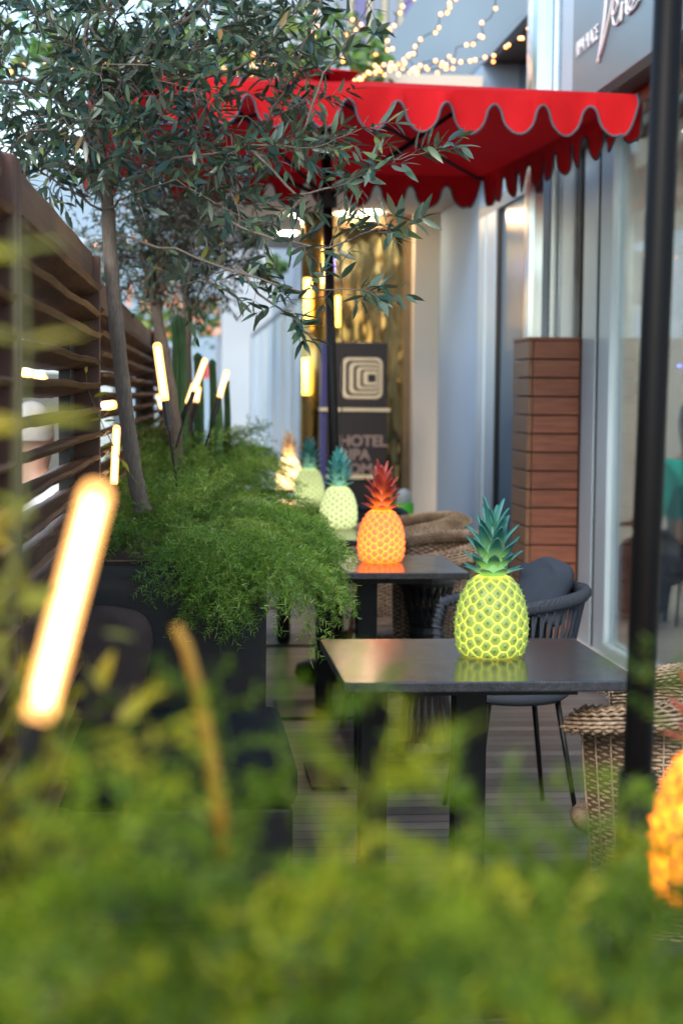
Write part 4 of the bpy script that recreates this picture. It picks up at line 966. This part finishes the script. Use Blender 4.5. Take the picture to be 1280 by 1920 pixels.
# ------------------------------------------------------------------ red parasols
def parasol(label, foot, top_xy, rz, ztop, W, near=False, WD=None, nside=11):
    t = thing('red_parasol', label, 'parasol', foot, 0, 'red scalloped parasols'); c = Vector((top_xy[0], top_xy[1], 0)); Rm = Matrix.Rotation(rz, 3, 'Z')
    def Wd(x_, y_, z_): return c + Rm @ Vector((x_, y_ * ky, 0)) + Vector((0, 0, z_))
    h = W / 2; ky = (WD or W) / W; apex = ztop + .25; vd = .172
    cm = MB(); n_ = 17
    for side in range(4):
        Rs = Matrix.Rotation(side * math.pi / 2, 3, 'Z')
        def fn(u, v, Rs=Rs):
            x_ = (u * 2 - 1) * h * v; y_ = -h * v; p = Rs @ Vector((x_, y_, 0)); sag = -.028 * math.sin(math.pi * v) * math.cos((u - .5) * math.pi) - .010 * v * v * math.cos((u - .5) * math.pi)
            return Wd(p.x, p.y, apex - (apex - ztop) * v + sag)
        cm.grid(fn, n_, n_)
    cm.build('canopy', RED, t, world=True, smooth=False, recalc=False)
    vm = MB()
    for side in range(4):
        Rs = Matrix.Rotation(side * math.pi / 2, 3, 'Z')
        def fn2(u, v, Rs=Rs):
            p = Rs @ Vector(((u*2-1)*.14, 0, 0)); q_ = Rs @ Vector(((u*2-1)*.14*v, -.14*v, 0)); return Wd(q_.x, q_.y, apex + .055 - .045 * v)
        vm.grid(fn2, 7, 5)
    vm.build('vent_cap', RED, t, world=True, recalc=False)
    va = MB(); pi_ = MB(); 
    def depth(s_):
        q_ = math.cos(2 * math.pi * s_) * 1.0 + .42; q_ = q_ / 1.42 if q_ > 0 else q_ / .58
        return vd * (.66 + .34 * math.copysign(abs(q_) ** .62, q_))
    for side in range(4):
        nsc = nside if side % 2 == 0 else 11; ns = nsc * 22; Rs = Matrix.Rotation(side * math.pi / 2, 3, 'Z'); edge = []
        for i in range(ns + 1):
            u = i / ns; s_ = u * nsc - .5; dpt = depth(s_) if .012 < u < .988 else (0.08 if False else depth(s_))
            e_ = min(u, 1 - u) * nsc
            if e_ < .5: dpt = min(dpt, depth(0) ) * 1; dpt = vd * (1 - (1 - min(1, e_ / .36)) ** 2.2 * .78) if e_ < .36 else dpt
            x_ = (u * 2 - 1) * (h - .002); flare = .014 + .012 * math.sin(u * nsc * 3.1 + side) + .005 * math.sin(u * 83) ; sag = -.010 * math.cos((u - .5) * math.pi)
            tp_ = Rs @ Vector((x_, -h, 0)); bt_ = Rs @ Vector((x_, -h - flare, 0))
            for v_ in range(5):
                k_ = v_ / 4; q_ = tp_.lerp(bt_, k_ ** .7 + .0); w_ = Wd(q_.x, q_.y, ztop + sag - dpt * k_)
                edge.append(w_)
        vs = edge; fs = [(i*5+j, i*5+j+1, (i+1)*5+j+1, (i+1)*5+j) for i in range(ns) for j in range(4)]
        va.add(vs, fs)
        pe = [vs[i*5+4] for i in range(ns+1)]; pi_.tube([vs[0]] + pe + [vs[ns*5]], .0055, 5)
    vo = va.build('valance', RED, t, world=True, recalc=False)
    q_ = MB(); q_.v = [(v[0]-t.location.x, v[1]-t.location.y, v[2]-t.location.z) for v in pi_.v]; q_.f = pi_.f; q_.build('piping', PIPING, vo, smooth=True)
    # frame
    top_p = Vector((c.x, c.y, apex + .02)); ft = Vector(foot)
    def pole_at(z_): return ft + (top_p - ft) * (z_ / top_p.z)
    MB().tube([pole_at(.02), pole_at(1.2), top_p], .0235 if not near else .0215, 20).build('pole', BLACK, t, world=True, smooth=True)
    hub_lo = pole_at(ztop - .30); hub_hi = pole_at(apex - .06)
    ax = (top_p - ft).normalized()
    MB().tube([hub_lo - ax*.04, hub_lo + ax*.04], .045, 16).build('hub', BLACK, t, world=True)
    MB().tube([hub_hi - ax*.025, hub_hi + ax*.02], .04, 16).build('crown_hub', BLACK, t, world=True)
    MB().tube([pole_at(ztop-.12), pole_at(ztop-.08)], .03, 16).build('collar', BLACK, t, world=True)
    for k in range(8):
        a_ = k * math.pi / 4; rd = (h - .01) * (math.sqrt(2) if k % 2 else 1); dv = Vector((math.cos(a_), math.sin(a_), 0)); e_ = Wd(dv.x * rd, dv.y * rd, ztop - .022)
        if k % 2 == 0: continue
        MB().tube([hub_hi, e_], .011, 4).build('rib', BLACK, t, world=True)
        mp = hub_hi.lerp(e_, .52); mp.z -= .012
        MB().tube([hub_lo, mp], .011, 4).build('strut', BLACK, t, world=True)
    MB().lathe([(.0, 0), (.20, 0), (.215, .02), (.205, .055), (.12, .085), (.05, .10), (.042, .22), (.03, .22)], 36, (ft.x, ft.y, 0)).build('base', BLACK, t, world=True, smooth=True)
    MB().tube([hub_lo - ax*.04 + Vector((.055, -.02, 0)), pole_at(1.5) + Vector((.05, -.02, 0)), pole_at(1.1) + Vector((.035, -.015, 0)), pole_at(1.1)], .003, 6).build('cord', BLACKM, t, world=True)
    return t
pt = at(611, 200, 8.0); pf = onz(636, 1262, 0)
ft = at(634, 1150, 8.0); dirp = (pt - ft); foot = ft - dirp * (ft.z / dirp.z)
parasol('red scalloped parasol with grey piping over the middle tables', (foot.x, foot.y, 0), (.65, 8.0), R(3.6), 2.54, 2.14, False, 2.62)
# the near parasol: only its pole is in view
n1 = at(1253, 0, 2.45); n0 = at(1196, 1400, 2.45); dn = n1 - n0; nf = n0 - dn * (n0.z / dn.z); ntop = nf + dn * (2.85 / dn.z)
pp = thing('black_pole', 'thick black pole crossing the right side of the picture before the shop window', 'pole', (nf.x, nf.y, 0))
POLEM = plain('pole_black', (.004, .004, .004), .5, 0, .1, 6, .03, .14)
MB().tube([nf + dn * (.05 / dn.z), nf + dn * (1.2 / dn.z), ntop], .0215, 28).build('shaft', POLEM, pp, world=True, smooth=True)
MB().tube([nf + dn * (.0 / dn.z), nf + dn * (.78 / dn.z)], .028, 24).build('sleeve', POLEM, pp, world=True, smooth=True)
MB().lathe([(.0, 0), (.19, 0), (.20, .02), (.19, .05), (.05, .07)], 32, (nf.x, nf.y, 0)).build('base', POLEM, pp, world=True)
MB().lathe([(.026, 0), (.03, .02), (.012, .05), (.002, .06)], 20, tuple(ntop)).build('finial', POLEM, pp, world=True)

# ------------------------------------------------------------------ vines and fairy lights
def vine(label, p0_, p1_, n_, spread, name='climbing_vine', mat=VINE, size=.075, sz=.12):
    root = thing(name, label, 'vine', p0_); m_ = MB()
    a_ = np.array(tuple(p0_)); b_ = np.array(tuple(p1_)); 
    for k in range(4): m_.tube(wander(a_, b_, 24, .35), .006, 5)
    m_.build('stem', BARK, root, world=True, smooth=True)
    t_ = rng.random(n_); P = a_ + (b_ - a_) * t_[:, None] + rng.normal(size=(n_, 3)) * np.array([.03, spread, sz]); D = rng.normal(size=(n_, 3)) * np.array([1, .6, .5]) + np.array([0, -.3, -.2])
    tv_, tf_ = leaf_template(1, .85, .08, .2); Ms = frames(D, np.tile([[0, -.8, 1.]], (n_, 1)) + rng.normal(size=(n_, 3)) * .4) * (size * rng.uniform(.5, 1.2, n_))[:, None, None]
    v, f = instance(tv_, tf_, Ms, P); np_mesh('leaves', v, f, mat, root, np.repeat(rng.random(n_), len(tf_)), True, tuple(root.location))
vine('green climbing vine trained above the canopy behind the fairy lights', at(-60, 100, 10.9), at(720, 106, 11.1), 1700, .25, sz=.15)
vine('small bright green creeper hanging under the canopy left of the gilt column', at(480, 502, 19), at(530, 500, 19), 60, .1, size=.12, sz=.06)
vine('creeper with green leaves on the far wall behind the olive trunks', at(230, 600, 25), at(450, 590, 25), 260, .2, size=.16, sz=.18)
PINK = mat_leaf('orange_blossom', [(0, (.7, .2, .05)), (.6, (.8, .35, .2)), (1, (.9, .5, .3))], (.8, .4, .3), .5, .3)
vine('orange flowering creeper on the far wall above the leafy one', at(235, 560, 24.5), at(455, 600, 24.5), 150, .2, name='flowering_creeper', mat=PINK, size=.10, sz=.2)
cab = plain('dark_cable', (.02, .015, .012), .6)
bulb_me = None
def fairy(label, pts, Y0, Y1, sp_=.042, jit=.016):
    global bulb_me
    Ws = [at(px, py, Y0 + (Y1 - Y0) * i / (len(pts) - 1)) for i, (px, py) in enumerate(pts)]
    root = thing('fairy_light_string', label, 'string lights', Ws[0], 0, 'strings of warm fairy lights'); Q = []
    for i in range(len(Ws) - 1):
        n_ = max(2, int((Ws[i+1] - Ws[i]).length / sp_))
        for k in range(n_): Q.append(Ws[i].lerp(Ws[i+1], k / n_) + Vector(rng.normal(0, jit, 3)))
    Q.append(Ws[-1]); MB().tube(Q, .0028, 5).build('cable', cab, root, world=True, smooth=True)
    for i, q in enumerate(Q):
        if rng.random() < .12: continue
        p = q + Vector(rng.normal(0, jit * .5, 3)) - root.location
        if bulb_me is None:
            b_ = MB().lathe([(.002, -.009), (.009, -.004), (.0105, .002), (.007, .009), (.002, .012)], 10).build('bulb', BULB, root, smooth=True); bulb_me = b_.data
        else: b_ = bpy.data.objects.new('bulb', bulb_me); COL.objects.link(b_); b_.parent = root
        b_.location = p
fairy('fairy light string rising to the steel pilaster at the upper right', [(1028, -10), (1000, 45), (965, 75), (930, 105), (880, 118), (830, 128), (770, 125), (700, 132), (672, 148)], 9.3, 10.2)
fairy('fairy light string swooping down from the top edge right of centre', [(935, -10), (905, 60), (872, 88), (838, 108), (800, 122), (740, 118), (690, 140)], 9.5, 10.3)
fairy('fairy light string hanging steeply from the top edge at centre right', [(857, -8), (828, 30), (812, 65), (785, 90), (765, 118), (720, 125)], 9.6, 10.3)
fairy('fairy light string down the slanting fascia edge', [(768, 0), (745, 45), (728, 72), (718, 92), (705, 125), (672, 146)], 9.9, 10.3)
fairy('low sagging fairy light string just above the red parasol', [(860, 112), (820, 130), (775, 134), (735, 122), (700, 134), (665, 148)], 9.8, 10.4, .04)
fairy('short vertical fairy light string in front of the striped tower', [(672, -10), (668, 30), (655, 62), (648, 90), (640, 125), (616, 140)], 10.4, 10.6)
fairy('vertical fairy light string in front of the plain white wall', [(604, -5), (590, 40), (585, 70), (572, 92), (560, 120), (545, 138)], 10.4, 10.6)
fairy('fairy light string in the vines above the left part of the parasol', [(545, 130), (510, 125), (478, 105), (468, 140), (430, 138), (380, 125), (330, 138)], 10.4, 10.6)
fairy('fairy light string seen through the olive crown', [(330, 138), (260, 118), (200, 128), (140, 132), (80, 122), (20, 130), (-30, 120)], 10.4, 10.6, .09)
fairy('low distant fairy light string left of the olive trunk', [(130, 462), (160, 460), (200, 464), (250, 452), (330, 462), (430, 468)], 14, 14.5, .08)

# ------------------------------------------------------------------ people
SKIN = plain('skin', (.42, .24, .17), .5, 0, .06, 20, 0)
def limbs(name, mat, parent, verts, edges, radii, root=0, sub=2):
    me = bpy.data.meshes.new(name); me.from_pydata(verts, edges, []); o_ = link(name, me, mat, parent)
    s_ = o_.modifiers.new('skin', 'SKIN'); s_.use_smooth_shade = True
    me.skin_vertices  # layer is created with the modifier
    for i, r_ in enumerate(radii): me.skin_vertices[0].data[i].radius = (r_, r_); me.skin_vertices[0].data[i].use_root = (i == root)
    m_ = o_.modifiers.new('sub', 'SUBSURF'); m_.levels = sub; m_.render_levels = sub
    return o_
def person(label, loc, rz, shirt, trousers, hair, seated=True, hood=False, s=1.0):
    p = thing('person', label, 'person', loc, rz); p.scale = (s, s, s)
    hz = .48 if seated else .92
    V = [(0, 0, hz), (0, 0, hz+.2), (0, .0, hz+.42), (0, 0, hz+.52), (0, -.01, hz+.60), (0, -.015, hz+.70), (0, -.01, hz+.78),
         (-.17, 0, hz+.45), (-.23, -.03, hz+.20), (-.2, -.22, hz+.14), (-.17, -.31, hz+.14), (.17, 0, hz+.45), (.23, -.03, hz+.20), (.2, -.22, hz+.14), (.17, -.31, hz+.14)]
    E = [(0,1),(1,2),(2,3),(3,4),(4,5),(5,6),(2,7),(7,8),(8,9),(9,10),(2,11),(11,12),(12,13),(13,14)]
    Rr = [.13, .12, .12, .055, .075, .095, .07, .06, .045, .034, .03, .06, .045, .034, .03]
    if seated: leg = [(-.1, -.05, hz-.02), (-.11, -.42, hz), (-.11, -.44, .08), (-.11, -.56, .04), (.1, -.05, hz-.02), (.11, -.42, hz), (.11, -.44, .08), (.11, -.56, .04)]
    else: leg = [(-.1, 0, hz-.05), (-.11, -.02, .48), (-.11, 0, .08), (-.11, -.14, .04), (.1, 0, hz-.05), (.11, -.02, .48), (.11, 0, .08), (.11, -.14, .04)]
    n_ = len(V); V += leg; E += [(0, n_), (n_, n_+1), (n_+1, n_+2), (n_+2, n_+3), (0, n_+4), (n_+4, n_+5), (n_+5, n_+6), (n_+6, n_+7)]; Rr += [.085, .065, .042, .035] * 2
    b_ = limbs('body', SKIN, p, V, E, Rr)
    limbs('shirt', shirt, p, V[:3] + [(0, 0, hz+.49)] + [V[7], V[8], ((V[8][0]+V[9][0])/2, (V[8][1]+V[9][1])/2, (V[8][2]+V[9][2])/2)] + [V[11], V[12], ((V[12][0]+V[13][0])/2, (V[12][1]+V[13][1])/2, (V[12][2]+V[13][2])/2)],
          [(0,1),(1,2),(2,3),(2,4),(4,5),(5,6),(2,7),(7,8),(8,9)], [.15, .138, .138, .075, .076, .062, .055, .076, .062, .055])
    limbs('trousers', trousers, p, [V[0]] + leg[:3] + leg[4:7], [(0,1),(1,2),(2,3),(0,4),(4,5),(5,6)], [.145, .1, .08, .058, .1, .08, .058])
    hr = MB(); hc = (0, .012, hz+.715)
    def fn(u, v):
        a_ = u * 2 * math.pi; b2_ = -.35 + v * (math.pi/2 + .35); front_ = max(0, -math.sin(a_)) * max(0, .55 - v) * 1.6
        rr = .098 * (1.10 if hood else 1.04); return (hc[0] + rr * .86 * math.cos(a_) * math.cos(b2_), hc[1] + rr * (1 - front_ * .25) * math.sin(a_) * math.cos(b2_), hc[2] + rr * 1.12 * math.sin(b2_) + front_ * .05)
    hr.grid(fn, 28, 12, wrap=True); hr.build('hood' if hood else 'hair', hair, p, smooth=True)
    fc = MB()
    for sx in (-1, 1): fc.lathe([(.002, -.004), (.009, 0), (.002, .004)], 8, (sx*.03, -.10, hz+.70))
    fc.build('eyes', BLACKM, p, smooth=True); MB().tube([(0, -.10, hz+.695), (0, -.122, hz+.67), (0, -.105, hz+.662)], [.006, .011, .009], 8).build('nose', SKIN, p, smooth=True)
    MB().tube([(-.024, -.098, hz+.635), (0, -.106, hz+.633), (.024, -.098, hz+.635)], .005, 6).build('mouth', plain('lips', (.35, .12, .1), .5), p, smooth=True)
    for sx in (-1, 1):
        for j in range(5):
            bx = V[10][0] * -sx * -1 if sx < 0 else V[14][0]; bx = sx * .17
            if j < 4: MB().tube([(bx - .022 + j*.015, -.33, hz+.14), (bx - .024 + j*.016, -.375 - .008*(1.5-abs(j-1.5)), hz+.135), (bx - .024 + j*.016, -.40 - .01*(1.5-abs(j-1.5)), hz+.115)], [.009, .008, .006], 6).build('finger', SKIN, b_, smooth=True)
            else: MB().tube([(bx - sx*.025, -.32, hz+.145), (bx - sx*.05, -.345, hz+.14), (bx - sx*.055, -.37, hz+.13)], [.01, .009, .007], 6).build('thumb', SKIN, b_, smooth=True)
    return p
TEAL = mat_fabric('teal_shirt', (.01, .42, .34), 0); WHT = mat_fabric('white_cloth', (.6, .6, .6), 0); DK = mat_fabric('dark_cloth', (.02, .022, .03), 0); HAIR = plain('dark_hair', (.015, .012, .01), .5)
person('person in a teal shirt seated inside the shop window at right', (2.72, 8.9, 0.03), R(200), TEAL, DK, HAIR)
bz0 = at(62, 830, 7.2); person('person in white clothes seen through the lower fence slats', (bz0.x, bz0.y, -.02), R(150), WHT, WHT, plain('grey_hair', (.5, .48, .45), .6), hood=True)
bz1 = at(458, 800, 26); person('small person in dark clothes seated far away beyond the ferns', (bz1.x, bz1.y, -.12), R(10), DK, DK, HAIR)
def stool(loc, h, rz, label):
    t = thing('stool', label, 'stool', loc, rz); MB().lathe([(.16, h-.05), (.18, h-.03), (.18, h)], 20).build('seat', BLACK, t)
    for k in range(4):
        a_ = math.pi/4 + k*math.pi/2; MB().tube([(.12*math.cos(a_), .12*math.sin(a_), h-.05), (.17*math.cos(a_), .17*math.sin(a_), -loc[2])], .01, 8).build('leg', BLACK, t)
stool((2.72, 8.9, .12), .30, 0, 'round black stool under the person in teal inside the shop')
stool((bz0.x, bz0.y, 0), .34, 0, 'round black stool under the person in white behind the fence')
stool((bz1.x, bz1.y, 0), .16, 0, 'low black stool under the distant person in dark clothes')
bl = at(1272, 686, 7.4); o = MB().lathe([(.002, -.012), (.012, 0), (.002, .012)], 12).build('blue_light', emit('blue_led', (.12, .15, 1), 5), None); o.location = onx(1272, 686, 2.5); o.rotation_euler = (0, R(70), 0); tag(o, 'small glowing blue light behind the shop glass at the right edge', 'light')
